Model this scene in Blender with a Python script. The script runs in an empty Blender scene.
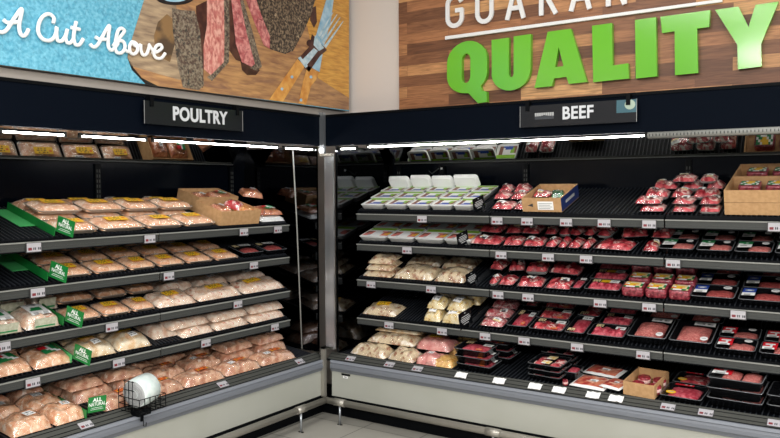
import bpy, math, random
from mathutils import Vector, Matrix, noise
random.seed(7)
C = bpy.context.scene.collection
# ------------------------------------------------------------------ camera
YAW, PIT, ROL = math.radians(33.8534), math.radians(2.4407), math.radians(-0.2888)
FPX = 758.3477
CAM = Vector((3.2284, -4.0005, 1.5779))
Fv = Vector((-math.sin(YAW)*math.cos(PIT), math.cos(YAW)*math.cos(PIT), -math.sin(PIT)))
Rv = Vector((math.cos(YAW), math.sin(YAW), 0)); Uv = Rv.cross(Fv)
R2 = Rv*math.cos(ROL)+Uv*math.sin(ROL); U2 = -Rv*math.sin(ROL)+Uv*math.cos(ROL)
def on(x, y, ax, v):
    """point of the photograph on the world plane axis=v (used to measure signs and pictures)"""
    d = Fv+R2*(x-390)/FPX-U2*(y-219)/FPX
    return CAM+d*((v-CAM[ax])/d[ax])
def pr(p):
    d = Vector(p)-CAM; w = d.dot(Fv)
    return 390+FPX*d.dot(R2)/w, 219-FPX*d.dot(U2)/w
cam = bpy.data.objects.new('camera', bpy.data.cameras.new('camera')); C.objects.link(cam)
m = Matrix((R2, U2, -Fv)).transposed().to_4x4(); m.translation = CAM
cam.matrix_world = m
cam.data.sensor_width = 36; cam.data.lens = FPX/780*36; cam.data.clip_start = .05
bpy.context.scene.camera = cam
vs = bpy.context.scene.view_settings
vs.view_transform = 'Standard'; vs.look = 'None'; vs.gamma = 1; vs.exposure = 0.45

# --------------------------------------------------------------- materials
def srgb(r, g, b):
    f = lambda c: (c/255/12.92 if c/255 <= .04045 else ((c/255+.055)/1.055)**2.4)
    return (f(r), f(g), f(b), 1)
MATS = {}
def mat(name, col, rough=.5, metal=0., coat=0., col2=None, col3=None, scale=30., detail=3., bump=0., emit=0., spec=.5, th=(.4, .6), stretch=None, th3=(.6, .7)):
    if name in MATS: return MATS[name]
    m = bpy.data.materials.new(name); m.use_nodes = True; nt = m.node_tree; b = nt.nodes['Principled BSDF']
    b.inputs['Roughness'].default_value = rough; b.inputs['Metallic'].default_value = metal
    b.inputs['Coat Weight'].default_value = coat; b.inputs['Coat Roughness'].default_value = .12
    b.inputs['Specular IOR Level'].default_value = spec
    b.inputs['Base Color'].default_value = srgb(*col)
    if col2 or bump:
        tc = nt.nodes.new('ShaderNodeTexCoord'); mp = nt.nodes.new('ShaderNodeMapping')
        nt.links.new(tc.outputs['Object'], mp.inputs[0])
        if stretch: mp.inputs['Scale'].default_value = stretch
        n = nt.nodes.new('ShaderNodeTexNoise'); n.inputs['Scale'].default_value = scale; n.inputs['Detail'].default_value = detail
        nt.links.new(mp.outputs[0], n.inputs['Vector'])
        if col2:
            cr = nt.nodes.new('ShaderNodeValToRGB')
            cr.color_ramp.elements[0].position = th[0]; cr.color_ramp.elements[0].color = srgb(*col)
            cr.color_ramp.elements[1].position = th[1]; cr.color_ramp.elements[1].color = srgb(*col2)
            nt.links.new(n.outputs['Fac'], cr.inputs[0]); out = cr.outputs[0]
            if col3:
                n2 = nt.nodes.new('ShaderNodeTexNoise'); n2.inputs['Scale'].default_value = scale*.6; n2.inputs['Detail'].default_value = detail
                n2.inputs['Distortion'].default_value = 1.5
                mp2 = nt.nodes.new('ShaderNodeMapping'); mp2.inputs['Location'].default_value = (3.1, 1.7, .4)
                nt.links.new(mp.outputs[0], mp2.inputs[0]); nt.links.new(mp2.outputs[0], n2.inputs['Vector'])
                c3 = nt.nodes.new('ShaderNodeValToRGB'); c3.color_ramp.elements[0].position = th3[0]; c3.color_ramp.elements[1].position = th3[1]
                nt.links.new(n2.outputs['Fac'], c3.inputs[0])
                mx = nt.nodes.new('ShaderNodeMix'); mx.data_type = 'RGBA'
                nt.links.new(c3.outputs[0], mx.inputs[0]); nt.links.new(out, mx.inputs[6]); mx.inputs[7].default_value = srgb(*col3)
                out = mx.outputs[2]
            nt.links.new(out, b.inputs['Base Color'])
        if bump:
            bp = nt.nodes.new('ShaderNodeBump'); bp.inputs['Strength'].default_value = bump; bp.inputs['Distance'].default_value = .01
            nt.links.new(n.outputs['Fac'], bp.inputs['Height']); nt.links.new(bp.outputs[0], b.inputs['Normal'])
    if emit:
        b.inputs['Emission Color'].default_value = (1, .98, .95, 1); b.inputs['Emission Strength'].default_value = emit
    MATS[name] = m; return m
def film_mat(name, base, tint=(1, 1, 1, 1), scale=35, bump=.6):
    if name in MATS: return MATS[name]
    m = bpy.data.materials.new(name); m.use_nodes = True; nt = m.node_tree; nt.nodes.clear()
    o = nt.nodes.new('ShaderNodeOutputMaterial'); t = nt.nodes.new('ShaderNodeBsdfTransparent'); g = nt.nodes.new('ShaderNodeBsdfGlossy')
    t.inputs[0].default_value = tint; g.inputs['Roughness'].default_value = .16; g.inputs['Color'].default_value = (1, 1, 1, 1)
    mx = nt.nodes.new('ShaderNodeMixShader'); fr = nt.nodes.new('ShaderNodeLayerWeight'); fr.inputs[0].default_value = .35
    mr = nt.nodes.new('ShaderNodeMapRange'); mr.inputs[3].default_value = base; mr.inputs[4].default_value = min(1, base+.35)
    tc = nt.nodes.new('ShaderNodeTexCoord'); n = nt.nodes.new('ShaderNodeTexNoise'); n.inputs['Scale'].default_value = scale; n.inputs['Detail'].default_value = 3
    n.inputs['Distortion'].default_value = 1.2
    bp = nt.nodes.new('ShaderNodeBump'); bp.inputs['Strength'].default_value = bump; bp.inputs['Distance'].default_value = .008
    L = nt.links.new
    L(tc.outputs['Object'], n.inputs['Vector']); L(n.outputs['Fac'], bp.inputs['Height']); L(bp.outputs[0], g.inputs['Normal']); L(bp.outputs[0], fr.inputs['Normal'])
    L(fr.outputs['Facing'], mr.inputs[0]); L(mr.outputs[0], mx.inputs[0]); L(t.outputs[0], mx.inputs[1]); L(g.outputs[0], mx.inputs[2]); L(mx.outputs[0], o.inputs[0])
    MATS[name] = m; return m
BLACK = mat('black_panel', (6, 8, 11), .5, spec=.08)
FASC = mat('fascia', (5, 11, 21), .6, spec=.04)
GLOSSBK = mat('gloss_back', (2, 5, 12), .16, spec=.10)
DARKMIR = mat('dark_glass', (88, 90, 94), .03, metal=1)
MIRROR = mat('mirror', (215, 215, 212), .02, metal=1)
DECK = mat('deck_black', (8, 10, 14), .45, spec=.1)
CHAN = mat('channel_grey', (66, 68, 66), .5, spec=.3)
LIP = mat('channel_lip', (140, 141, 136), .4)
RIDGE = mat('deck_ridge', (42, 45, 50), .4, spec=.3)
STEEL = mat('brushed_steel', (190, 195, 200), .32, metal=.85, col2=(165, 170, 175), scale=8, stretch=(1, 1, .05))
PIPE = mat('steel_pipe', (162, 158, 148), .28, metal=.55)
BUMP = mat('bumper_grey', (106, 110, 117), .45)
BUMPL = mat('bumper_light', (134, 139, 148), .4)
PANEL = mat('base_panel', (160, 161, 151), .35, col2=(164, 165, 156), scale=3)
WHITE = mat('white', (240, 240, 238), .5)
CARD = mat('tag_card', (176, 173, 178), .5)
INK = mat('ink', (45, 45, 50), .6)
MAROON = mat('maroon', (120, 40, 48), .5)
WALL = mat('wall_paint', (224, 214, 205), .7)
WALL2 = mat('wall_strip', (158, 151, 144), .7)
GREEN = mat('green_plastic', (22, 118, 52), .4)
GREENL = mat('green_light', (70, 165, 95), .4)
BRIGHTG = mat('bright_green', (105, 190, 30), .18, coat=.6)
YEL = mat('yellow', (240, 190, 40), .4)
ORG = mat('orange', (225, 110, 45), .45)
CREAM = mat('cream', (232, 210, 160), .5)
RED = mat('red_label', (215, 30, 45), .4)
BLUE = mat('blue_label', (30, 70, 170), .4)
LGREEN = mat('lime_green', (135, 190, 40), .45)
DGREEN = mat('label_green', (25, 130, 70), .45)
BROWN = mat('label_brown', (135, 90, 75), .5)
PINKL = mat('label_pink', (215, 120, 110), .5)
GREY = mat('label_grey', (170, 172, 172), .5)
CARDB = mat('cardboard', (190, 150, 105), .75, col2=(178, 138, 94), scale=40)
NAVY = mat('navy', (28, 45, 95), .5)
FOAM = mat('white_foam', (238, 240, 238), .45)
CLEARP = mat('clear_tray', (190, 175, 160), .25, coat=.5)
BTRAY = mat('black_tray', (16, 17, 20), .25, coat=.3)
RIM = mat('tray_rim', (95, 97, 100), .2, coat=.5)
FILM = film_mat('wrap_film', .10)
FLAT = film_mat('lid_film', .03, scale=14, bump=.25)
CHK = mat('chicken', (222, 158, 118), .4, coat=.3, col2=(244, 202, 166), col3=(252, 234, 214), scale=38, detail=4, bump=.5, th=(.38, .62), th3=(.58, .68))
CHK2 = mat('chicken_pale', (232, 194, 166), .4, coat=.4, col2=(248, 232, 214), col3=(214, 140, 116), scale=34, detail=5, bump=.5, th3=(.62, .7))
BIRD = mat('bird_skin', (228, 190, 140), .4, coat=.4, col2=(246, 232, 205), col3=(222, 170, 140), scale=20, detail=4, bump=.5, th3=(.6, .7))
THIGH = mat('thigh', (196, 134, 104), .4, coat=.4, col2=(232, 188, 156), col3=(246, 224, 204), scale=26, detail=5, bump=.6, th3=(.56, .66))
OFFAL = mat('speckled_bird', (225, 205, 170), .4, coat=.4, col2=(170, 120, 90), col3=(250, 240, 225), scale=30, detail=5, bump=.6, th=(.5, .64), th3=(.55, .65))
YMEAT = mat('yellow_bird', (235, 205, 130), .4, coat=.4, col2=(246, 232, 195), col3=(150, 95, 60), scale=40, detail=4, bump=.6, th3=(.62, .7))
ORCUBE = mat('seasoned_cubes', (225, 165, 80), .4, coat=.4, col2=(245, 205, 130), col3=(190, 110, 50), scale=70, detail=3, bump=.8)
PORK = mat('pink_meat', (222, 140, 135), .4, coat=.4, col2=(238, 175, 165), col3=(245, 215, 200), scale=24, detail=4, bump=.4)
BEEF = mat('beef', (150, 30, 44), .38, coat=.35, col2=(222, 92, 98), col3=(242, 205, 196), scale=30, detail=5, bump=.3, th=(.42, .58), th3=(.56, .61))
BEEFD = mat('beef_dark', (112, 20, 34), .38, coat=.35, col2=(172, 54, 66), col3=(222, 165, 160), scale=50, detail=5, bump=.4, th3=(.62, .72))
BEEFP = mat('beef_pink', (178, 50, 68), .4, coat=.3, col2=(226, 108, 120), col3=(240, 180, 182), scale=48, detail=4, bump=.3, th3=(.64, .74))
MARB = mat('beef_marbled', (188, 70, 78), .4, coat=.3, col2=(225, 150, 150), col3=(245, 215, 210), scale=60, detail=5, bump=.5, th3=(.54, .62))
MINCE = mat('mince', (196, 78, 74), .5, coat=.15, col2=(240, 158, 148), scale=190, detail=2, bump=1.)
MINCED = mat('mince_shade', (150, 52, 52), .5, coat=.15, col2=(200, 98, 92), scale=140, detail=2, bump=1.)
BRICKM = mat('brick_mince', (98, 20, 34), .35, coat=.5, col2=(158, 62, 74), col3=(215, 140, 140), scale=75, detail=4, bump=.5, th3=(.62, .72))
FAT = mat('fat', (238, 222, 205), .4, coat=.3)

# ------------------------------------------------------------ mesh builder
class MB:
    def __init__(s): s.v = []; s.f = []; s.m = []; s.mats = []; s.smooth = []
    def mi(s, mt):
        if mt not in s.mats: s.mats.append(mt)
        return s.mats.index(mt)
    def face(s, idx, mt, sm=False): s.f.append(idx); s.m.append(s.mi(mt)); s.smooth.append(sm)
    def box(s, a, b, mt):
        x0, y0, z0 = a; x1, y1, z1 = b; n = len(s.v)
        s.v += [(x0,y0,z0),(x1,y0,z0),(x1,y1,z0),(x0,y1,z0),(x0,y0,z1),(x1,y0,z1),(x1,y1,z1),(x0,y1,z1)]
        for q in ((0,3,2,1),(4,5,6,7),(0,1,5,4),(1,2,6,5),(2,3,7,6),(3,0,4,7)): s.face([n+i for i in q], mt)
        return s
    def xbox(s, a, b, mt, M):
        n = len(s.v); s.box(a, b, mt)
        for i in range(n, len(s.v)): s.v[i] = tuple(M @ Vector(s.v[i]))
        return s
    def prism(s, pts, mt, off, side=None):
        """closed polygon pts (3d) pushed along off"""
        n = len(s.v); k = len(pts); off = Vector(off)
        s.v += [tuple(p) for p in pts]+[tuple(Vector(p)+off) for p in pts]
        s.face(list(range(n, n+k)), mt); s.face(list(range(n+2*k-1, n+k-1, -1)), side or mt)
        for i in range(k): j = (i+1) % k; s.face([n+j, n+i, n+k+i, n+k+j], side or mt)
        return s
    def loft(s, loops, mt, cap0=True, cap1=True, sm=True, mts=None):
        n = len(s.v); k = len(loops[0])
        for l in loops: s.v += [tuple(p) for p in l]
        for a in range(len(loops)-1):
            mm = mts[a] if mts else mt
            for i in range(k):
                j = (i+1) % k; s.face([n+a*k+i, n+a*k+j, n+(a+1)*k+j, n+(a+1)*k+i], mm, sm)
        if cap0: s.face(list(range(n+k-1, n-1, -1)), mt)
        if cap1: b = n+(len(loops)-1)*k; s.face(list(range(b, b+k)), mts[-1] if mts else mt)
        return s
    def tube(s, pts, r, mt, k=10):
        pts = [Vector(p) for p in pts]; loops = []; prev = None
        for i, p in enumerate(pts):
            t = (pts[min(i+1, len(pts)-1)]-pts[max(i-1, 0)]).normalized()
            if prev is None: u = t.orthogonal().normalized()
            else: u = (prev-t*prev.dot(t)).normalized()
            prev = u; w = t.cross(u)
            loops.append([p+(u*math.cos(2*math.pi*q/k)+w*math.sin(2*math.pi*q/k))*r for q in range(k)])
        return s.loft(loops, mt)
    def grid(s, fn, nx, ny, mt, sm=True, pat=None):
        n = len(s.v)
        for j in range(ny+1):
            for i in range(nx+1): s.v.append(tuple(fn(i/nx, j/ny)))
        for j in range(ny):
            for i in range(nx):
                a = n+j*(nx+1)+i
                s.face([a, a+1, a+nx+2, a+nx+1], pat(i, j) if pat else mt, sm)
        return s
    def build(s, name, parent=None, M=None):
        me = bpy.data.meshes.new(name); me.from_pydata(s.v, [], s.f)
        for mt in s.mats: me.materials.append(mt)
        me.polygons.foreach_set('material_index', s.m); me.polygons.foreach_set('use_smooth', s.smooth)
        me.update()
        o = bpy.data.objects.new(name, me); C.objects.link(o)
        if parent: o.parent = parent
        if M is not None: o.matrix_local = M
        return o
def thing(name, cat=None, label=None, M=None, group=None):
    o = bpy.data.objects.new(name, None); C.objects.link(o); o.empty_display_size = .05
    if M is not None: o.matrix_world = M
    return tag(o, cat, label, group)
def tag(o, cat=None, label=None, group=None):
    if cat: o['category'] = cat
    if label: o['label'] = label
    if group: o['group'] = group
    return o
def struct(o): o['kind'] = 'structure'; return o
def text_mesh(txt, size, mt, M, name, parent, depth=.001, bold=0., align='CENTER', sx=1., space=1.):
    cu = bpy.data.curves.new(name, 'FONT'); cu.body = txt; cu.size = size; cu.extrude = depth; cu.offset = bold
    cu.align_x = align; cu.align_y = 'CENTER'; cu.space_character = space
    t = bpy.data.objects.new(name, cu); C.objects.link(t)
    dg = bpy.context.evaluated_depsgraph_get(); dg.update()
    me = bpy.data.meshes.new_from_object(t.evaluated_get(dg)); bpy.data.objects.remove(t)
    me.materials.clear(); me.materials.append(mt)
    o = bpy.data.objects.new(name, me); C.objects.link(o); o.parent = parent
    o.matrix_local = M @ Matrix.Diagonal((sx, 1, 1, 1))
    return o

# --------------------------------------------------- frames of the two cases
ML = Matrix.Rotation(math.radians(90), 4, 'Z')       # poultry case: local x -> +Y, local y (depth) -> -X
MR = Matrix.Identity(4)
CM = {'L': ML, 'R': MR}
ZF = {'L1': 1.3275, 'L2': 1.1118, 'L3': .8836, 'L4': .6889, 'R1': 1.3963, 'R2': 1.1905, 'R3': .9473, 'R4': .6851}
TILT = math.radians(16.5)
def frame(k):
    if k[1] == 'W': return k[0], .066, .445, math.radians(7.5)
    return k[0], .178, ZF[k]+(.028 if k == 'R1' else .017), TILT
def SM(k):
    c, d0, z0, t = frame(k)
    return CM[c] @ Matrix.Translation((0, d0, z0)) @ Matrix.Rotation(t, 4, 'X')
def s_at(k, px, v, n):
    M = SM(k); a, b = (-3.2, .3) if k[0] == 'L' else (-.3, 4)
    for _ in range(40):
        q = (a+b)/2
        if pr(M @ Vector((q, v, n)))[0] < px: a = q
        else: b = q
    return (a+b)/2

# ---------------------------------------------------------------- the cases
def build_case(c, s0, s1, joints, name, label):
    root = thing(name, 'display case', label, CM[c])
    P = lambda nm, mb, par=root: mb.build(nm, par)
    D = .70
    b = MB().box((s0, D, .1), (s1, D+.05, 2.06), GLOSSBK); P('back_panel', b)
    # canopy: roof slab and front fascia
    b = MB().box((s0, .03, 2.03), (s1, D+.05, 2.06), FASC).box((s0, 0, 1.853), (s1, .03, 2.06), FASC).box((s0, .03, 1.853), (s1, .045, 1.88), FASC)
    b.box((s0, -.006, 2.045), (s1, 0, 2.06), BLACK)
    P('canopy', b)
    # tilted mirror under the canopy
    t = math.radians(37 if c == 'R' else 40); dz = .26; z0 = 1.750 if c == 'R' else 1.742
    ms0, ms1 = (.15, s1-.05) if c == 'R' else (s0+.04, -.19)
    A = Vector((0, .66, z0)); B = Vector((0, .66-dz*math.tan(t), z0+dz)); nrm = Vector((0, (B-A).z, -(B-A).y)).normalized()*-1
    mb = MB(); mb.prism([Vector((ms0, *A.yz)), Vector((ms1, *A.yz)), Vector((ms1, *B.yz)), Vector((ms0, *B.yz))], MIRROR, -nrm*.006 if nrm.y > 0 else nrm*-.006)
    mo = P('mirror', mb)
    tr = MB().box((ms0, .648, z0-.008), (ms1, .664, z0-.001), CHAN); tr.build('mirror_trim', mo)
    # uprights
    for j in joints:
        mb = MB().box((j-.018, D-.012, .45), (j+.018, D-.001, z0-.02), BLACK)
        zz = .5
        while zz < z0-.06:
            for q in (-.008, .008): mb.box((j+q-.003, D-.014, zz), (j+q+.003, D-.0125, zz+.018), CHAN)
            zz += .03
        P('upright', mb)
    # end glass
    e = (.085, .103) if c == 'R' else (-.03, -.012)
    P('end_panel', MB().box((e[0], .03, .46), (e[1], D-.001, 1.85), DARKMIR))
    fe = s1-.03 if c == 'R' else s0-.005
    P('end_panel', MB().box((fe, .0, .02), (fe+.02, D-.001, 1.85), STEEL))
    # shelves
    for i in (1, 2, 3, 4):
        k = c+str(i); zf = ZF[k]
        for a, bb in zip(joints[:-1], joints[1:]):
            a2, b2 = a+.004, bb-.004
            mb = MB(); M = Matrix.Translation((0, .178, zf+(.025 if k == 'R1' else .014))) @ Matrix.Rotation(TILT, 4, 'X')
            mb.xbox((a2, 0, -.014), (b2, .50, -.004), DECK, M)
            nr = int((b2-a2)/.024)
            for q in range(nr+1):
                x = a2+.002+(b2-a2-.008)*q/nr
                mb.xbox((x, .004, -.004), (x+.005, .50, 0.002), RIDGE, M)
            mb.box((a2, .166, zf-.002), (b2, .178, zf+(.022 if k == 'R1' else .011)), DECK)
            sh = P('shelf', mb)
            pc = MB().box((a2, .158, zf-.046), (b2, .166, zf), CHAN).box((a2, .150, zf-.006), (b2, .158, zf), LIP)
            pc.box((a2, .152, zf-.048), (b2, .158, zf-.043), BLACK).box((a2, .1555, zf-.030), (b2, .158, zf-.026), CHAN)
            pc.build('price_channel', sh)
            for q in (a2+.01, b2-.014):
                br = MB().prism([(q, .2, zf-.0), (q, .66, zf+.10), (q, .66, zf+.02), (q, .2, zf-.03)], BLACK, (.004, 0, 0)); br.build('bracket', sh)
    # bottom well
    M = Matrix.Translation((0, .066, .445)) @ Matrix.Rotation(math.radians(7.5), 4, 'X')
    mb = MB(); mb.xbox((s0+.03, 0, -.02), (s1-.03, .60, -.006), DECK, M); x = s0+.04
    while x < s1-.04: mb.xbox((x, .002, -.006), (x+.005, .60, -.001), RIDGE, M); x += .026
    P('well_deck', mb)
    pts = lambda l: [(s0, *q) for q in l]
    STRIP = mat('tag_strip_grey', (70, 71, 67), .5, spec=.3)
    mb = MB().prism(pts([(.004, .411), (.06, .449), (.066, .440), (.03, .395), (.01, .395)]), STRIP, (s1-s0, 0, 0))
    for q in (.3, .72):
        y = .004+.056*q; z = .411+.038*q
        mb.prism(pts([(y, z+.001), (y+.001, z+.0025), (y+.003, z+.0035), (y+.006, z)]), BLACK, (s1-s0, 0, 0))
    mb.prism(pts([(-.002, .411), (.004, .4145), (.006, .408), (0, .405)]), BLACK, (s1-s0, 0, 0))
    P('tag_strip', mb)
    off = .045 if c == 'R' else 0
    e0, e1 = (s0+off, s1) if c == 'R' else (s0, s1-.03)
    prof = [(0.01, .412), (-.008, .411), (-.016, .403), (-.012, .392), (-.020, .380), (-.022, .362), (-.014, .350), (-.010, .338), (.01, .335)]
    mb = MB(); loops = [[(x, *q) for q in prof] for x in (e0, e1)]
    mb.loft(loops, BUMP, sm=False)
    mb.box((e0, -.0175, .396), (e1, -.0085, .4115), BUMPL)
    P('bumper', mb)
    P('base_panel', MB().box((e0, 0, .166), (e1, .04, .335), PANEL).box((e0, .006, .14), (e1, .04, .166), BLACK).box((e0, .002, .328), (e1, .03, .345), BLACK))  # black strip at the panel foot colours in its edge and contact shadow
    P('kick_plate', MB().box((s0 if c == 'L' else -.099, .10, .001), (s1 if c == 'R' else .13, .13, .2), BLACK))
    P('tank', MB().box((s0+.03, .05, .17), (s1-.03, D, .40), BLACK))
    return root
JL = [-2.28, -1.243, -.165]; JR = [.163, 1.168, 2.197, 3.2]
LC = build_case('L', -2.30, 0.0, JL, 'refrigerated_display_case', 'long black refrigerated meat case holding poultry along the left wall')
RC = build_case('R', 0.02, 3.22, JR, 'refrigerated_display_case', 'long black refrigerated meat case holding beef along the right wall')
# corner posts
cp = thing('corner_post', 'post', 'stainless steel corner post where the poultry and beef cases meet')
MB().box((.024, -.012, .49), (.099, -.001, 1.80), STEEL).build('wide_post', cp)
MB().box((-.004, -.03, 1.80), (.034, -.0065, 2.075), STEEL).box((-.002, -.034, 1.785), (.1, -.0065, 1.80), PIPE).build('upper_post', cp)
MB().box((.002, -.04, .16), (.03, -.014, .50), PIPE).box((.002, -.04, .485), (.03, .01, .5), PIPE).box((.002, -.012, .487), (.085, .01, .5), PIPE).build('lower_post', cp)
# light tubes
TUBE = mat('tube_glow', (255, 255, 255), .4, emit=30)
def light_tube(c, a, b, d, z, label, lit=True):
    t = thing('light_tube', 'light', label, CM[c] @ Matrix.Translation((a, d, z)))
    L = b-a
    MB().tube([(0.01, 0, 0), (L-.01, 0, 0)], .0042, TUBE if lit else LIP, 12).build('tube', t)
    MB().box((0, -.005, .0045), (L, .010, .014), BLACK).build('housing', t)
    for q in (0, L-.012): MB().box((q, -.009, -.008), (q+.012, .010, .016), CHAN).build('end_cap', t)
light_tube('L', -2.18, -1.86, .055, 1.829, 'lit white tube under poultry canopy, leftmost in picture')
light_tube('L', -1.79, -1.395, .055, 1.829, 'lit white tube under poultry canopy, second from left')
light_tube('L', -1.36, -.38, .055, 1.829, 'longest lit white tube under poultry canopy below the hanging sign')
light_tube('L', -.33, -.03, .055, 1.829, 'short lit tube under poultry canopy next to the corner post')
light_tube('R', .105, .25, .055, 1.832, 'short lit tube under beef canopy next to the corner post')
light_tube('R', .33, 2.13, .055, 1.838, 'long lit white tube under beef canopy behind the hanging sign')
hd = thing('light_housing', 'light', 'unlit grey ribbed light housing under beef canopy at right', Matrix.Translation((2.15, .0, 1.835)))
mb = MB().tube([(0, 0, 0), (1.03, 0, 0)], .017, LIP, 12)
for q in range(60): mb.box((.008+q*.017, -.0185, -.006), (.012+q*.017, -.01, .006), CHAN)
mb.build('tube_cover', hd)
MB().box((0, .004, -.018), (1.03, .03, -.012), CHAN).box((0, .004, .012), (1.03, .03, .018), CHAN).build('bracket', hd)
# thin tube inside the poultry case
tag(MB().tube([(-.1, -.189, 1.853), (-.1, -.156, 1.38), (-.1, -.114, .486)], .0045, LIP, 8).build('drain_tube'), 'tube', 'thin pale tube running down inside the poultry case beside its end panel')

# guard rail
gr = thing('guard_rail', 'rail', 'steel bumper rail on short legs along both case bases')
gz = .150; go = .062
MB().tube([(go, -2.3, gz), (go, -go+.004, gz)], .021, PIPE, 16).build('pipe', gr)
MB().tube([(go-.006, -go, gz), (3.2, -go, gz)], .021, PIPE, 16).build('pipe', gr)
for x, y in ((go, -.32), (go, -1.3), (.178, -go), (1.3, -go), (2.4, -go)):
    ax = Vector((0, 1, 0)) if x == go and y < -.1 else Vector((1, 0, 0))
    p = Vector((x, y, gz))
    MB().tube([p-ax*.045, p+ax*.045], .0245, PIPE, 16).build('coupling', gr)
    lg = MB().tube([(x, y, .001), (x, y, gz-.015)], .008, STEEL, 10).build('leg', gr)
    MB().box((x-.018, y-.006, .0008), (x+.018, y+.006, .004), BLACK).build('foot_plate', lg)
# small vent label on beef base panel
ve = thing('panel_badge', 'badge', 'small dark badge with white text strip on beef base panel near corner', Matrix.Translation((.15, -.001, .318)))
MB().box((0, -.004, 0), (.07, 0, .012), BLACK).build('badge', ve)
MB().box((.012, -.003, -.018), (.05, 0, -.002), WHITE).box((.02, -.0035, -.012), (.042, -.003, -.007), INK).build('sticker', ve)

# ---------------------------------------------------------------- structure
TILE = bpy.data.materials.new('floor_tile'); TILE.use_nodes = True
nt = TILE.node_tree; bs = nt.nodes['Principled BSDF']; tc = nt.nodes.new('ShaderNodeTexCoord'); mp = nt.nodes.new('ShaderNodeMapping')
br = nt.nodes.new('ShaderNodeTexBrick'); br.offset = 0; br.inputs['Scale'].default_value = 1; br.inputs['Brick Width'].default_value = .42; br.inputs['Row Height'].default_value = .42
br.inputs['Mortar Size'].default_value = .004; br.inputs['Color1'].default_value = srgb(170, 167, 157); br.inputs['Color2'].default_value = srgb(162, 159, 150); br.inputs['Mortar'].default_value = srgb(110, 107, 100)
mp.inputs['Location'].default_value = (.08, .02, 0)
nt.links.new(tc.outputs['Object'], mp.inputs[0]); nt.links.new(mp.outputs[0], br.inputs[0]); nt.links.new(br.outputs[0], bs.inputs['Base Color']); bs.inputs['Roughness'].default_value = .35
struct(MB().box((-.8, -7, -.05), (7, .8, 0), TILE).build('floor'))
struct(MB().box((-.9, -7, 0), (-.76, .9, 2.07), WALL).box((-.9, -7, 2.062), (-.02, .31, 3.8), WALL).build('wall_left'))
struct(MB().box((-.76, .76, 0), (7, .9, 2.07), WALL).box((-.02, .31, 2.062), (7, .9, 3.8), WALL).build('wall_right'))
struct(MB().box((-.02, -2.4, 2.061), (-.004, .305, 2.10), WALL2).build('trim_1'))

# ---------------------------------------------------------- wood wall panel
WOOD = bpy.data.materials.new('wood_planks'); WOOD.use_nodes = True
nt = WOOD.node_tree; bs = nt.nodes['Principled BSDF']; L = nt.links.new
tc = nt.nodes.new('ShaderNodeTexCoord'); sx = nt.nodes.new('ShaderNodeSeparateXYZ'); cx = nt.nodes.new('ShaderNodeCombineXYZ')
L(tc.outputs['Object'], sx.inputs[0]); L(sx.outputs['X'], cx.inputs['X']); L(sx.outputs['Z'], cx.inputs['Y'])
br = nt.nodes.new('ShaderNodeTexBrick'); br.offset = .37; br.inputs['Scale'].default_value = 1; br.inputs['Brick Width'].default_value = .5; br.inputs['Row Height'].default_value = .07
br.inputs['Mortar Size'].default_value = .0008; br.inputs['Mortar Smooth'].default_value = 0; br.inputs['Bias'].default_value = 0
br.inputs['Color1'].default_value = (0, 0, 0, 1); br.inputs['Color2'].default_value = (1, 1, 1, 1); br.inputs['Mortar'].default_value = (.1, .1, .1, 1)
L(cx.outputs[0], br.inputs['Vector'])
cr = nt.nodes.new('ShaderNodeValToRGB'); e = cr.color_ramp.elements
e[0].color = srgb(112, 72, 48); e[1].color = srgb(224, 172, 116)
for p, c3 in ((.35, (146, 98, 66)), (.6, (176, 120, 80)), (.8, (204, 148, 98))): q = e.new(p); q.color = srgb(*c3)
L(br.outputs['Color'], cr.inputs[0])
mp = nt.nodes.new('ShaderNodeMapping'); mp.inputs['Scale'].default_value = (1, 1, 11); L(tc.outputs['Object'], mp.inputs[0])
mul = nt.nodes.new('ShaderNodeVectorMath'); mul.operation = 'SCALE'; L(br.outputs['Color'], mul.inputs[0]); mul.inputs['Scale'].default_value = 9
add = nt.nodes.new('ShaderNodeVectorMath'); L(mp.outputs[0], add.inputs[0]); L(mul.outputs[0], add.inputs[1])
ns = nt.nodes.new('ShaderNodeTexNoise'); ns.inputs['Scale'].default_value = 5; ns.inputs['Detail'].default_value = 5; ns.inputs['Distortion'].default_value = 1.6; L(add.outputs[0], ns.inputs['Vector'])
c2 = nt.nodes.new('ShaderNodeValToRGB'); c2.color_ramp.elements[0].position = .3; c2.color_ramp.elements[0].color = (.42, .38, .36, 1); c2.color_ramp.elements[1].position = .65; c2.color_ramp.elements[1].color = (1.1, 1.1, 1.1, 1)
L(ns.outputs['Fac'], c2.inputs[0])
mx = nt.nodes.new('ShaderNodeMix'); mx.data_type = 'RGBA'; mx.blend_type = 'MULTIPLY'; mx.inputs[0].default_value = .75
L(cr.outputs[0], mx.inputs[6]); L(c2.outputs[0], mx.inputs[7]); L(mx.outputs[2], bs.inputs['Base Color']); bs.inputs['Roughness'].default_value = .45
tag(MB().box((.434, .282, 2.063), (4.2, .309, 3.4), WOOD).build('wood_wall_panel'), 'wall panel', 'brown wood plank wall panel above the beef case behind the green letters')

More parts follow.
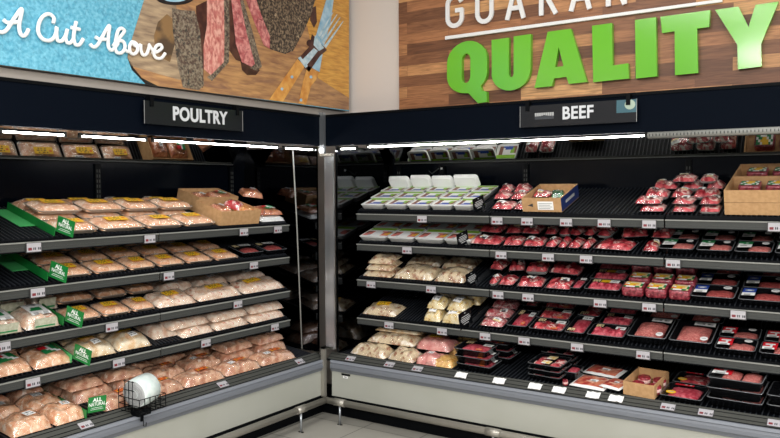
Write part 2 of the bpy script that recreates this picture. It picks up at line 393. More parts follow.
def letter(name, polys, y0, th, mt, cat, label, holes=()):
    """polys: px outlines on the plane Y=y0, extruded back by th. Bridged with bmesh so holes stay open"""
    import bmesh
    bm = bmesh.new()
    def ring(pts): 
        vs_ = [bm.verts.new(on(x, y, 1, y0)) for x, y in pts]
        return [bm.edges.new((vs_[i], vs_[(i+1) % len(vs_)])) for i in range(len(vs_))]
    ed = []
    for p in polys: ed += ring(p)
    for p in holes: ed += ring(p)
    bmesh.ops.triangle_fill(bm, edges=ed, use_beauty=True, normal=(0, -1, 0))
    r = bmesh.ops.extrude_face_region(bm, geom=list(bm.faces))
    for v in [g for g in r['geom'] if isinstance(g, bmesh.types.BMVert)]: v.co.y += th
    bmesh.ops.recalc_face_normals(bm, faces=list(bm.faces))
    me = bpy.data.meshes.new(name); bm.to_mesh(me); bm.free(); me.materials.append(mt)
    o = bpy.data.objects.new(name, me); C.objects.link(o)
    return tag(o, cat, label, None)
def arc(cx, cy, rx, ry, a0, a1, n=10, sk=0):
    o = []
    for i in range(n+1):
        a = math.radians(a0+(a1-a0)*i/n); x = cx+rx*math.cos(a); o.append((x, cy-ry*math.sin(a)-(x-cx)*sk))
    return o
sk = .15
Qo = arc(467, 61, 20, 20, 180, 0, 12, sk)+arc(467, 74, 20, 19, 0, -48, 5, sk)+[(482, 91), (486.5, 91.5), (487, 102), (478, 103.2), (473, 98), (468.5, 93.2)]+arc(467, 74, 20, 19, -95, -180, 7, sk)
Qi = arc(466, 60, 4.3, 6.5, 180, 0, 8, sk)+arc(466, 76.5, 4.3, 6.5, 0, -180, 8, sk)
GL = 'sign letter'
def g_lab(ch, pos): return f'large bright green raised letter {ch} on the wood panel, {pos}'
letter('sign_letter', [Qo], .25, .031, BRIGHTG, GL, g_lab('Q', 'first of its word'), [Qi])
Uo = [(491.5, 40), (508.8, 37.6), (508.8, 73)]+arc(511.2, 72.5, 2.6, 4.8, -170, -10, 5)+[(513.6, 72), (513.6, 36.5), (530.8, 34), (530.5, 70)]+[(p[0], p[1]) for p in arc(510.8, 72, 19.3, 18.5, -5, -175, 12, .1)]+[(491.8, 72)]
letter('sign_letter', [Uo], .25, .031, BRIGHTG, GL, g_lab('U', 'second of its word'))
letter('sign_letter', [[(547.7, 31.8), (570.8, 28.7), (587, 82), (568.8, 84), (566.3, 76.8), (553.8, 78.5), (551.8, 86.2), (534.4, 88)]], .25, .031, BRIGHTG, GL, g_lab('A', 'third of its word'), [[(558.6, 47), (563.4, 66), (555, 67.3)]])
letter('sign_letter', [[(592, 25.8), (612, 23), (612.7, 65.5), (628.2, 63.2), (629, 78.5), (593.2, 82.2)]], .25, .031, BRIGHTG, GL, g_lab('L', 'fourth of its word'))
letter('sign_letter', [[(635, 20), (656, 17), (657, 76.3), (635.8, 78.6)]], .25, .031, BRIGHTG, GL, g_lab('I', 'fifth of its word'))
letter('sign_letter', [[(660.3, 16.8), (710.3, 10), (709, 26.8), (697, 28.6), (698, 73), (675, 75.2), (674.6, 31.2), (662, 33)]], .25, .031, BRIGHTG, GL, g_lab('T', 'sixth of its word'))
letter('sign_letter', [[(715, 9.8), (738.5, 6.5), (748.5, 27), (755.6, 4.8), (778.5, 1.5), (761, 44), (761.7, 66.5), (737.8, 69.3), (737.2, 44.5)]], .25, .031, BRIGHTG, GL, g_lab('Y', 'last of its word'))
o = MB().prism([on(445, 36.3, 1, .262), on(722, -1.2, 1, .262), on(722, 1.8, 1, .262), on(445, 39.6, 1, .262)], WHITE, (0, .018, 0)).build('sign_bar')
tag(o, 'sign bar', 'thin white raised line on the wood panel above the green letters')
# white word above: strokes in the plane Y=.262; z from base 2.585 to top 2.79
def strokes(name, lines, wd, y0, th, mt, cat, label):
    mb = MB(); kk = 0
    for ln in lines:
        for (x0, z0), (x1, z1) in zip(ln[:-1], ln[1:]):
            d = Vector((x1-x0, 0, z1-z0)).normalized(); n = Vector((-d.z, 0, d.x))*wd/2; d = d*wd*.25
            a = Vector((x0, y0, z0))-d; b = Vector((x1, y0, z1))+d
            kk += 1; o_ = Vector((0, kk*.00025, 0)); mb.prism([a-n+o_, b-n+o_, b+n+o_, a+n+o_], mt, (0, th, 0))
    return tag(mb.build(name), cat, label)
zb, zt = 2.592, 2.785
def el(cx, cz, rx, rz, a0, a1, n=12): return [(cx+rx*math.cos(math.radians(a0+(a1-a0)*i/n)), cz+rz*math.sin(math.radians(a0+(a1-a0)*i/n))) for i in range(n+1)]
G0 = .838
def wx(px): return on(px, 12, 1, .262).x
x0, x1 = wx(447), wx(461); cx_ = (x0+x1)/2; rr = (x1-x0)/2
lab = lambda c_, p: f'white raised capital {c_} above the green letters, {p}'
strokes('sign_letter', [el(cx_, zt-.055, rr, .05, 20, 180)+el(cx_, zb+.055, rr, .05, 180, 360)+[(x1, zb+.1), (cx_+.01, zb+.1)]], .027, .262, .012, WHITE, GL, lab('G', 'first in its word'))
x0, x1 = wx(477), wx(491); cx_ = (x0+x1)/2; rr = (x1-x0)/2
strokes('sign_letter', [[(x0, zt)]+el(cx_, zb+.055, rr, .05, 180, 360)+[(x1, zt)]], .027, .262, .012, WHITE, GL, lab('U', 'second in its word'))
for a_, b_, p in ((507, 523, 'third in its word'), (571, 589, 'fifth in its word')):
    x0, x1 = wx(a_), wx(b_); cx_ = (x0+x1)/2
    strokes('sign_letter', [[(x0, zb), (cx_, zt), (x1, zb)], [(x0+(x1-x0)*.2, zb+.06), (x1-(x1-x0)*.2, zb+.06)]], .027, .262, .012, WHITE, GL, lab('A', p))
x0, x1 = wx(541), wx(555)
strokes('sign_letter', [[(x0, zb), (x0, zt), ]+el(x1-.035, zt-.045, .035, .045, 90, -90, 8)+[(x0, zt-.09)], [(x0+.03, zt-.09), (x1, zb)]], .027, .262, .012, WHITE, GL, lab('R', 'fourth in its word'))
x0, x1 = wx(608), wx(624)
strokes('sign_letter', [[(x0, zb), (x0, zt), (x1, zb), (x1, zt)]], .027, .262, .012, WHITE, GL, lab('N', 'sixth in its word'))

# ------------------------------------------------------------- food picture
pic = thing('wall_picture', 'picture', 'large wall picture of sliced steak on a board with white script lettering')
XP = .03
SKYB = mat('picture_blue', (72, 158, 188), .4, col2=(128, 200, 222), col3=(62, 134, 164), scale=60, detail=9, th=(.3, .7), th3=(.5, .8))
BOARD = mat('picture_board', (140, 98, 70), .4, col2=(206, 158, 104), col3=(120, 84, 74), scale=7, detail=9, stretch=(1, 1, 7), th=(.25, .75), th3=(.48, .85))
BOARDG = mat('picture_board_grey', (120, 100, 84), .4, col2=(196, 170, 136), th=(.25, .75), scale=9, detail=9, stretch=(1, 1, 6))
BOARDY = mat('picture_board_gold', (196, 134, 54), .4, col2=(230, 176, 84), col3=(160, 104, 46), scale=10, detail=9, stretch=(1, 1, 8), th=(.25, .75), th3=(.5, .85))
CRUST = mat('picture_crust', (48, 40, 36), .35, col2=(140, 122, 100), col3=(190, 170, 140), scale=60, detail=9, th=(.45, .62), th3=(.6, .7))
CRUST2 = mat('picture_crust_light', (84, 64, 56), .35, col2=(150, 138, 118), col3=(54, 54, 52), scale=70, detail=9, th=(.38, .64), th3=(.54, .64))
RARE = mat('picture_rare_meat', (200, 116, 108), .4, col2=(232, 176, 160), col3=(172, 86, 82), scale=36, detail=9, stretch=(1, 1.6, .8), th=(.4, .62), th3=(.52, .7))
RARED = mat('picture_rare_dark', (182, 92, 94), .4, col2=(222, 154, 146), col3=(140, 62, 68), scale=36, detail=9, th=(.4, .62), th3=(.5, .68))
STEELP = mat('picture_steel', (126, 176, 204), .3, col2=(186, 216, 230), scale=20, th=(.3, .7))
HANDLE = mat('picture_handle', (200, 128, 56), .4, col2=(232, 176, 96), scale=20, th=(.3, .7))
SHADE = mat('picture_juice', (62, 34, 30), .3, col2=(88, 54, 44), scale=20)
DARKB = mat('picture_bowl', (28, 26, 28), .3)
TOPZ = 2.86
def pp(pts, dx=0): return [on(x, y, 0, XP+dx) for x, y in pts]
def pic_poly(name, pts, mt, lev, par=pic):
    return MB().prism(pp(pts, lev*.0007), mt, (-.0006, 0, 0)).build(name, par)
Yl, Yr = -2.6, on(349, 100, 0, .03).y
q0 = on(0, 66.3, 0, XP); q1 = on(349, 110.6, 0, XP); zbot = (q0.z+q1.z)/2
MB().box((-.018, Yl, zbot), (XP-.001, Yr, TOPZ), mat('picture_side', (70, 66, 62), .5)).build('picture_body', pic)
MB().box((XP-.001, Yl, zbot+.002), (XP, Yr, TOPZ), SKYB).build('printed_face', pic)
yb = lambda x: 66.0+x*(110.2-66.0)/349
bd = pic_poly('printed_board', [(146, -6), (129, 48), (127.5, 58), (132, 70), (146, yb(146)), (349, yb(349)), (349, -38), (154, -40)], BOARD, 1)
pic_poly('printed_board_end', [(146, -6), (129, 48), (127.5, 58), (131, 66), (180, 80), (186, 60), (176, 5), (176, -20)], BOARDG, 2)
pic_poly('printed_board_edge', [(128, 50), (127.5, 58), (132, 70), (146, yb(146)), (158, yb(158)), (142, 78), (133, 67)], DARKB, 2)
pic_poly('printed_board_corner', [(300, -10), (349, -20), (349, 98), (318, 78)], BOARDY, 2)
pic_poly('printed_hollow', [(167, 14), (158, 22), (154, 36), (155, 48), (162, 58), (170, 62), (176, 40), (174, 20)], mat('picture_hollow', (84, 66, 50), .4, col2=(140, 108, 70), scale=12), 3)
pic_poly('printed_bowl', arc(175, -2, 19, 7, 180, 360, 14), DARKB, 4)
pic_poly('printed_bowl_rim', arc(175, -3, 13, 5, 180, 360, 14), STEELP, 5)
pic_poly('printed_juice', [(240, 58), (252, 66), (260, 70), (256, 75), (247, 75), (242, 70)], SHADE, 3)
pic_poly('printed_juice_spot', arc(309.5, 43, 3, 3.5, 0, 345, 12), SHADE, 3)
pic_poly('printed_juice_drip', [(311, 8), (316, 6), (317, 22), (314, 28), (310, 20)], SHADE, 3)
pic_poly('printed_shadow', [(196, 6), (208, 0), (208, 30), (204, 60), (203, 88), (199, 86)], SHADE, 3)
pic_poly('printed_shadow_strip', [(228, 0), (234, 0), (238, 40), (242, 62), (236, 60), (229, 50)], SHADE, 3)
pic_poly('printed_crusted_slice', [(172, 8), (182, 10), (195, 11), (200, 31), (202, 55), (204, 85), (199, yb(199)-1), (183, yb(183)-2), (178, 67), (175, 45), (173, 31)], CRUST2, 5)
pic_poly('printed_rare_slice', [(207, -4), (224, -4), (225, 40), (225, 62), (212, 76), (204, 69), (203.6, 46), (207, 25)], RARE, 5)
pic_poly('printed_slice_crust', [(224, -4), (229, -4), (229.5, 30), (229, 62), (212, 81), (207, 77), (212, 74), (224, 62), (224.5, 40)], CRUST2, 6)
pic_poly('printed_rare_slice', [(231, -4), (239, -4), (247, 28), (257, 62), (256, 69), (242, 62), (236, 44)], RARED, 5)
pic_poly('printed_slice_crust', [(239, -4), (242, -4), (253, 33), (262, 66.5), (257, 71), (250, 68), (255, 64), (247, 34)], CRUST2, 6)
pic_poly('printed_rare_strip', [(243, -8), (257, -8), (263, 14), (271, 38), (272, 50), (264, 45), (255, 24)], RARED, 5)
pic_poly('printed_steak_crust', [(254, -8), (319, -10), (314, 4), (311, 15), (302, 35), (293, 51), (285, 54), (270, 49), (270, 36), (261, 14)], CRUST, 6)
pic_poly('printed_knife_blade', [(327, -3), (334, -3), (331, 20), (324, 46), (319.5, 72), (308, 65.5), (317, 32)], STEELP, 5)
pic_poly('printed_knife_handle', [(308, 65.5), (319, 73), (316, 80), (311, 86), (306, 105), (298.5, 103), (304, 78)], HANDLE, 6)
pic_poly('printed_fork_handle', [(297.5, 59), (305, 66), (283, 101.6), (269, 99.9)], HANDLE, 7)
pic_poly('printed_fork_shadow', [(312, 34), (327, 50), (320, 56), (309, 72), (297, 60), (309, 47)], SHADE, 6)
FKS = mat('picture_fork_steel', (150, 186, 200), .3, col2=(214, 228, 232), scale=30, th=(.3, .7))
pic_poly('printed_fork_neck', [(314, 48), (318, 51), (306, 66), (301, 61)], FKS, 7)
pic_poly('printed_fork_collar', [(298, 58), (300.5, 56.5), (308, 66), (305.5, 68)], FKS, 8)
pic_poly('printed_fork_head', [(315, 35), (324, 48), (319, 51), (313.5, 45)], FKS, 8)
for a_, b_ in (((318, 35), (333, 12)), ((320, 38), (337, 14)), ((322, 42), (340, 17)), ((324, 46), (343, 21))):
    pic_poly('printed_fork_tine', [a_, (a_[0]+2, a_[1]+2), (b_[0]+.4, b_[1]+.4), b_], FKS, 8)
for x_, y_ in ((292, 77), (282, 89), (311, 77), (301, 100)): pic_poly('printed_rivet', arc(x_, y_, 1.4, 1.6, 0, 340, 8), STEELP, 9)
def script_letter(pts, ox):
    p = [(ox+x/6.5, y/6.5) for x, y in pts]; out = []
    for i in range(len(p)-1):
        p0 = p[max(i-1, 0)]; p1 = p[i]; p2 = p[i+1]; p3 = p[min(i+2, len(p)-1)]
        for k in range(5):
            t = k/5
            out.append(tuple(.5*((2*p1[j])+(-p0[j]+p2[j])*t+(2*p0[j]-5*p1[j]+4*p2[j]-p3[j])*t*t+(-p0[j]+3*p1[j]-3*p2[j]+p3[j])*t**3) for j in (0, 1)))
    out.append(p[-1]); return out
SC = {
 'A': ([[(-8, 205), (15, 210), (45, 192), (90, 122), (128, 68), (142, 60), (138, 90), (124, 160), (130, 212), (150, 234), (172, 218), (185, 188)], [(22, 128), (45, 146), (85, 146), (125, 142)]], 0),
 'C': ([[(344, 152), (350, 118), (322, 92), (285, 102), (255, 145), (248, 205), (275, 252), (318, 264), (350, 245), (368, 200), (368, 178), (366, 205), (372, 258), (398, 268), (424, 236), (438, 190), (426, 240), (436, 276), (458, 278), (474, 258)]], 0),
 't': ([[(495, 140), (484, 190), (478, 250), (490, 288), (516, 290), (541, 252)], [(462, 178), (520, 192)]], 0),
 'A2': ([[(585, 286), (606, 306), (634, 292), (664, 240), (700, 176), (712, 172), (704, 230), (704, 300), (722, 326), (745, 312), (768, 280)], [(620, 240), (650, 256), (704, 254)]], 0),
 'b': ([[(84, 300), (112, 262), (146, 222), (158, 200), (140, 184), (118, 198), (104, 250), (98, 310), (112, 342), (142, 342), (162, 310), (154, 274), (128, 264), (106, 284)]], 100),
 'o': ([[(160, 322), (176, 334), (190, 336)], [(206, 272), (192, 300), (196, 338), (220, 352), (242, 330), (242, 296), (226, 276), (206, 274), (225, 296), (248, 302), (264, 290)]], 100),
 'v': ([[(264, 288), (266, 330), (282, 358), (304, 348), (320, 300), (316, 290), (328, 306), (344, 330)]], 100),
 'e': ([[(338, 342), (372, 336), (402, 312), (390, 290), (364, 302), (350, 344), (364, 376), (398, 378), (424, 346)]], 100)}
WSCRIPT = mat('script_white', (250, 250, 248), .4)  # plain even white of the raised script, no emission
for kx, (lines, ox) in SC.items():
    mb = MB()
    for ln in lines: mb.tube([on(x, y, 0, XP+.012) for x, y in script_letter(ln, ox)], .0088, WSCRIPT, 8)
    mb.build('script_letter', pic)

# ------------------------------------------------------------ hanging signs
def hang_sign(c, a, b, txt, tx, size, label, extra):
    M = CM[c] @ Matrix.Translation((a, -.032, 1.906)); t = thing('hanging_sign', 'sign', label, M); w = b-a; h = .118
    PL = mat('sign_panel', (14, 17, 23), .3, spec=.3); WT = mat('sign_letters', (205, 208, 212), .4)
    MB().box((0, 0, 0), (w, .006, h), PL).box((0, -.0006, 0), (.002, 0, h), GREY).box((w-.002, -.0006, 0), (w, 0, h), GREY).build('panel', t)
    for q in (.035, w-.055): MB().box((q, -.006, h-.03), (q+.022, .03, h+.028), BLACK).build('clip', t)
    text_mesh(txt, size, WT, Matrix.Translation((tx, -.0015, h*.5+extra)) @ Matrix.Rotation(math.radians(90), 4, 'X'), 'lettering', t, .001, bold=.0024 if txt == 'BEEF' else .0034, sx=.88, space=1.06)
    return t
hang_sign('L', -1.475, -.777, 'POULTRY', .375, .098, 'black hanging sign reading POULTRY on the left canopy', .003)
hs = hang_sign('R', 1.45, 2.10, 'BEEF', .335, .094, 'black hanging sign reading BEEF on the right canopy', .004)
mb = MB()
for i in range(9): mb.box((.09+i*.0125, -.0012, .062-.002*abs(i-4)), (.1+i*.0125, 0, .076), GREY)
mb.box((.09, -.0012, .040), (.2, 0, .058), mat('sign_grey', (52, 56, 62), .5)); mb.build('printed_cut', hs)
MB().box((.545, -.0012, .05), (.648, 0, .116), mat('sign_teal', (50, 92, 104), .4)).build('printed_photo', hs)
MB().prism([(.615+.028*math.cos(a*.4), -.0022, .09+.025*math.sin(a*.4)) for a in range(16)], mat('sign_plate', (160, 178, 160), .4), (0, .001, 0)).build('printed_plate', hs)

# ---------------------------------------------------------------- products
PL_ = {'y': YEL, 'k': INK, 'w': WHITE, 'g': DGREEN, 'l': LGREEN, 'b': BLUE, 'r': RED, 'o': ORG, 'c': CREAM, 'n': BROWN, 'p': PINKL, 's': GREY, 'm': MAROON}
YLAB = ['yyyyyyyyyyyyyy', 'yyykyykkykyyyy', 'yyyyyyyyyyyooy', 'yykkykykkyyooy', 'yyyyyyyyyyyyyy', 'yyykykyykyyyyy', 'yyyyyyyyyyyyyy']
WLAB = ['wwwwwwww', 'wsskkssw', 'wwwwwwww', 'wkswsskw', 'wwwwwwww']
CLAB = ['cccccc', 'ckckkc', 'cccccc', 'cckckc']
def rrect(w, d, r, z, n=4, cy=0):
    o = []; r = min(r, w/2-.0005, d/2-.0005)
    for cx, cyy, a0 in ((w/2-r, d/2-r, 0), (-w/2+r, d/2-r, 90), (-w/2+r, -d/2+r, 180), (w/2-r, -d/2+r, 270)):
        for i in range(n+1):
            a = math.radians(a0+90*i/n); o.append((cx+r*math.cos(a), cyy+cy+r*math.sin(a), z))
    return o
def surf(w, d, h, z0, seed, lump=.25, p=4, freq=14):
    def f(x, y):
        u = min(1, abs(x)/(w/2)); v = min(1, abs(y)/(d/2))
        e = max(0, 1-u**p)**.45*max(0, 1-v**p)**.45
        n = noise.noise(Vector((x*freq+seed*3.1, y*freq+seed*1.7, seed)))+.55*noise.noise(Vector((x*freq*2.6+seed, y*freq*2.6, seed*2.2)))
        return z0+h*e*(1+lump*n-.12)
    return f
def mound(par, name, w, d, h, z0, seed, mt, lump=.25, p=4, nx=14, ny=10, freq=14, y0=0, x0=0):
    f = surf(w, d, h, z0, seed, lump, p, freq)
    mb = MB(); mb.grid(lambda a, b: (x0+(a-.5)*w, y0+(b-.5)*d, f((a-.5)*w, (b-.5)*d)), nx, ny, mt)
    mb.face([0, (nx+1)*ny, (nx+1)*(ny+1)-1, nx], mt)
    mb.build(name, par)
    g = surf(w, d, h*(1.02+lump*.3), z0, seed, 0, p, freq)
    r = lambda x, y: g(x-x0, y-y0)
    r.raw = lambda x, y: f(x-x0, y-y0)
    return r
def film(par, w, d, f, off=.0025, mt=None, name='wrap', lo=.004):
    fr_ = getattr(f, 'raw', f)
    mb = MB(); mb.grid(lambda a, b: ((a-.5)*w, (b-.5)*d, max(lo, fr_((a-.5)*w, (b-.5)*d)+off)), 14, 10, mt or FILM); mb.build(name, par)
def plabel(par, cx, cy, w, d, f, pat, off=.0045, rot=0., name='label'):
    ny, nx = len(pat), len(pat[0]); cr_, sr_ = math.cos(rot), math.sin(rot)
    def g(a, b):
        x = (a-.5)*w; y = (b-.5)*d; x, y = cx+x*cr_-y*sr_, cy+x*sr_+y*cr_
        return (x, y, f(x, y)+off)
    MB().grid(g, nx, ny, WHITE, sm=False, pat=lambda i, j: PL_[pat[ny-1-j][i]]).build(name, par)
def oval(par, cx, cy, rx, ry, z, mt=WHITE):
    MB().prism([(cx+rx*math.cos(a*math.pi/8), cy+ry*math.sin(a*math.pi/8), z) for a in range(16)], mt, (0, 0, .0006)).box((cx-rx*.6, cy-ry*.15, z+.0006), (cx+rx*.6, cy+ry*.2, z+.001), GREY).build('sticker', par)
def tray(par, w, d, h, mt, rim=None, depth=.75, r=.02):
    mb = MB(); L_ = [rrect(w*.88, d*.88, r, 0), rrect(w*.985, d*.985, r, h*.93), rrect(w, d, r, h*.95), rrect(w, d, r, h), rrect(w*.95, d*.94, r, h), rrect(w*.86, d*.84, r, h*(1-depth))]
    mb.loft(L_, mt, mts=[mt, rim or mt, rim or mt, rim or mt, mt]); mb.build('tray', par)
rnd = random.random
def K_chicken(t, w, d, h, sd, o):
    tray(t, w, d, h*.45, CLEARP, r=.025)
    f = mound(t, 'meat', w*.93, d*.92, h*.75, h*.18, sd, o.get('mat', CHK), .18, 6, 18, 10, 22)
    film(t, w*.99, d*.99, f, .003, lo=h*.42)
    if rnd() < 2: plabel(t, w*(-.02+.12*(rnd()-.5)), d*(.02+.1*(rnd()-.5)), w*.46, d*.34, f, YLAB, .005)
    if rnd() < .5: plabel(t, w*(.25*(rnd()-.5)-.12), d*.34, w*.22, d*.18, f, WLAB, .005)
def K_bag(t, w, d, h, sd, o):
    bird = o.get('mat') in (BIRD, YMEAT, OFFAL)
    f = mound(t, 'meat', w*.98, d*.96, h*(1.0 if bird else .92), .002, sd, o.get('mat', CHK2), .3, 2.6 if bird else 4.5, 18, 12, 20)
    film(t, w, d, f, .004)
    lab = o.get('lab', 'y')
    if lab == 'y': plabel(t, w*(.1-.3*rnd()), d*(.05-.1*rnd()), w*.36, d*.3, f, YLAB, .006, .1)
    elif lab == 'w': plabel(t, w*(.1-.2*rnd()), d*(.05-.1*rnd()), w*.24, d*.28, f, WLAB, .006, .5*(rnd()-.5))
    elif lab == 'W': plabel(t, w*(.04-.1*rnd()), -d*.08, w*.42, d*.5, f, WLAB, .006, .3*(rnd()-.5))
    elif lab == 'yw':
        plabel(t, w*-.05, d*.22, w*.4, d*.24, f, YLAB, .006, .05); plabel(t, w*.02, d*-.16, w*.22, d*.22, f, WLAB, .006, .2)
    elif lab == 'rg':
        plabel(t, w*.04, d*-.02, w*.46, d*.42, f, ['rrrwgg', 'rrrwgg', 'ggwwgg', 'gggwwg', 'ggggww'], .006, .15)
    elif lab == 'o':
        plabel(t, w*.1, d*.05, w*.3, d*.2, f, ['oooooo', 'okooko', 'yooooy'], .006, .1)
        if rnd() < .5: plabel(t, -w*.2, -d*.1, w*.16, d*.2, f, WLAB, .006, .2)
def K_sleeve(t, w, d, h, sd, o):
    f = mound(t, 'meat', w*.98, d*.96, h*.9, .002, sd, o.get('mat', CHK2), .25, 5, 16, 10, 18); film(t, w, d, f, .003)
    plabel(t, 0, d*.02, w*.55, d*.7, f, ['wwwwwwww', 'wwssssww', 'wwwwwwww', 'wwggggww', 'wgggggww', 'wwwwwwww', 'wsswwssw'], .005)
    MB().box((-w*.30, -d*.5-.004, h*.08), (w*.30, -d*.5+.002, h*.8), mat('sleeve_side', (196, 196, 176), .6, col2=(175, 175, 150), scale=60)).box((-w*.28, -d*.5-.005, h*.2), (w*.28, -d*.5-.004, h*.3), DGREEN).build('sleeve', t)
def K_white(t, w, d, h, sd, o):
    tray(t, w, d, h, FOAM, depth=.3, r=.02)
    z = h+.0006; red = o.get('red')
    pat = (['llllllllll', 'llllllllll', 'wwwwwwwwww', 'nnpwwwppnn', 'nppwwwwppy', 'pppwwwwpyy', 'ppswwwwppp', 'wwwwwwwwww'] if red else
           ['llllllllll', 'llllllllll', 'wnnwwwwwww', 'wnnwwwwlln', 'wnnwwwwlln', 'wnnwbbbbln', 'wnnbbbbbnn', 'wwwwwwwwww'])
    MB().grid(lambda a, b: ((a-.5)*w*.9, (b-.5)*d*.9, z), 10, 8, WHITE, False, pat=lambda i, j: PL_[pat[7-j][i]]).build('printed_lid', t)
def K_steak(t, w, d, h, sd, o):
    tray(t, w, d, h*.35, BTRAY if rnd() < .7 else FOAM, RIM, depth=.4)
    mt = o.get('mat', BEEF)
    if rnd() < .5 and w > .1:
        f1 = mound(t, 'meat', w*.55, d*.86, h*.8, h*.2, sd, mt, .35, 2.6, 10, 9, 30, 0, -w*.2)
        f2 = mound(t, 'meat', w*.55, d*.84, h*.75, h*.2, sd+5, mt, .35, 2.6, 10, 9, 30, 0, w*.2)
        fa, fb = f1, f2
        def f(x, y): return max(fa(x, y), fb(x, y))
        f.raw = lambda x, y: max(fa.raw(x, y), fb.raw(x, y))
    else: f = mound(t, 'meat', w*.9, d*.86, h*.8, h*.2, sd, mt, .4, 2.8, 14, 10, 28)
    film(t, w*.98, d*.98, f, .003, lo=h*.33)
    if rnd() < .85: plabel(t, w*(.5*(rnd()-.5)), d*(.3*(rnd()-.5)), min(.05, w*.35), d*.3, f, ['wwww', 'cwsw', 'wkkw'] if rnd() < .6 else ['wwww', 'wssw', 'cccc'], .005, (rnd()-.5)*.6)
def K_black(t, w, d, h, sd, o):
    tray(t, w, d, h, BTRAY, RIM, depth=min(.6, .018/h+.1), r=.016)
    zb_ = h*(1-min(.6, .018/h+.1))+.001; top = lambda x, y: h+.0008
    st = o.get('st', 'mince')
    if st == 'mince': mound(t, 'meat', w*.60, d*.56, h*1.02-zb_, zb_, sd, MINCE if not o.get('dark') else MINCED, .25, 3, 14, 8, 40, -d*.08, w*.13)
    elif st == 'big': mound(t, 'meat', w*.72, d*.70, h*1.15-zb_+.004, zb_, sd, MINCE, .2, 2.6, 14, 10, 40, -d*.03, 0)
    elif st == 'slab': mound(t, 'meat', w*.72, d*.74, h*1.05-zb_, zb_, sd, BEEFP if not o.get('dark') else BEEF, .12, 4, 10, 10, 20)
    elif st == 'patty':
        mound(t, 'meat', w*.33, d*.62, h*1.05-zb_, zb_, sd, MINCE, .1, 2.2, 10, 8, 30, 0, -w*.1); mound(t, 'meat', w*.33, d*.62, h*1.05-zb_, zb_, sd+2, MINCE, .1, 2.2, 10, 8, 30, 0, w*.26)
    elif st == 'quad':
        for q in (-1, 1):
            for e_ in (-1, 1): mound(t, 'meat', w*.3, d*.3, h-zb_, zb_, sd+q+e_, BEEF, .1, 3, 6, 6, 30, e_*d*.2, q*w*.25)
    else:
        for i in range(4): mound(t, 'meat', w*.27, d*.68, h*1.1-zb_+.003, zb_, sd+i, BEEFP if not o.get('dark') else BEEF, .35, 2.4, 8, 8, 30, (i % 2-.5)*.01, (i-1.5)*w*.195)
    MB().grid(lambda a, b: ((a-.5)*w*.97, (b-.5)*d*.96, h+.0003+(.10*h if st in ('big', 'mince', 'strips') else .002)*math.sin(a*math.pi)*math.sin(b*math.pi)), 8, 6, FLAT).build('wrap', t)
    lf = lambda x, y: h+.0003+(.10*h if st in ('big', 'mince', 'strips') else .002)*math.sin((x/w+.5)*math.pi)*math.sin((y/d+.5)*math.pi)
    for nm in o.get('labs', '').split():
        if nm == 'gw': plabel(t, -w*.26, d*.12, w*.38, d*.56, lf, ['gggggg', 'gggwgg', 'wwgggg', 'wwwwww', 'wsssww', 'wwwwww'], .001)
        if nm == 'bw': plabel(t, -w*.30, d*.10, w*.30, d*.6, lf, ['bbbbbb', 'bswwsb', 'bbbbbb', 'wwwwww', 'wsssww'], .001)
        if nm == 'rw': plabel(t, -w*.27, d*.10, w*.36, d*.58, lf, ['rrrrrr', 'rwwwwr', 'rrrwrr', 'wwwwrr', 'wssswr'], .001)
        if nm == 'ov': oval(t, w*.27, d*.3, w*.1, d*.11, lf(w*.27, d*.3)+.001)
        if nm == 'ov2': oval(t, w*.3, -d*.32, w*.09, d*.09, lf(w*.3, -d*.32)+.001)
        if nm == 'wt': plabel(t, w*.18, d*.36, w*.5, d*.2, lf, ['wwwwwwww', 'wsskwksw', 'wwwwwwww'], .001)
        if nm == 'cl': plabel(t, -w*.28, d*.3, w*.2, d*.24, lf, CLAB, .001)
        if nm == 'wr': plabel(t, w*.3, d*.22, w*.26, d*.26, lf, ['wwwww', 'wsssw', 'wwwww'], .001)
        if nm == 'or': oval(t, w*.22, -d*.32, w*.1, d*.09, lf(w*.22, -d*.32)+.001, ORG)
        if nm == 'cb': plabel(t, -w*.22, -d*.34, w*.34, d*.14, lf, ['cccnccc', 'ckcnckc'], .001)
        if nm == 'yl': plabel(t, w*.1, d*.28, w*.5, d*.26, lf, ['yyyywwww', 'yyyywssw', 'yyyywwww'], .001)
        if nm == 'rt': plabel(t, -w*.1, d*.42, w*.45, d*.12, lf, ['rrrrwrwr', 'rrrrrrrr'], .001)
        if nm == 'yo': oval(t, -w*.28, -d*.22, w*.12, d*.11, lf(-w*.28, -d*.2)+.001, YEL)
        if nm == 'bc': plabel(t, 0, d*.2, w*.26, d*.3, lf, ['cccc', 'ccyc', 'wwcc'], .001); plabel(t, -.0, -d*.24, w*.26, d*.26, lf, ['cwcc', 'ccyc', 'wwcc'], .001)
def K_brick(t, w, d, h, sd, o):
    mb = MB(); mb.loft([rrect(w*.9, d*.9, .014, 0), rrect(w, d, .016, h*.15), rrect(w, d, .018, h*.8), rrect(w*.92, d*.9, .014, h)], BRICKM)
    mb.build('meat', t)
    plabel(t, 0, 0, w*.82, d*.72, lambda x, y: h, o.get('pat') or ['cycccccw', 'cwyyyycg', 'ooyyoccg', 'gwwwwggc'], .0015)
def K_pouch(t, w, d, h, sd, o):
    f = surf(w, d, h, .003, sd, .3, 3, 25)
    MB().grid(lambda a, b: ((a-.5)*w, (b-.5)*d, f((a-.5)*w, (b-.5)*d)), 12, 9, WHITE, pat=lambda i, j: WHITE if i in (0, 11) or j in (0, 8) else mat('pouch_meat', (170, 50, 50), .35, coat=.5, col2=(215, 130, 100), col3=(240, 205, 180), scale=30, detail=5, bump=.4)).build('pouch', t)
    plabel(t, w*.05, 0, w*.22, d*.16, f, ['wwww', 'wssw'], .002)
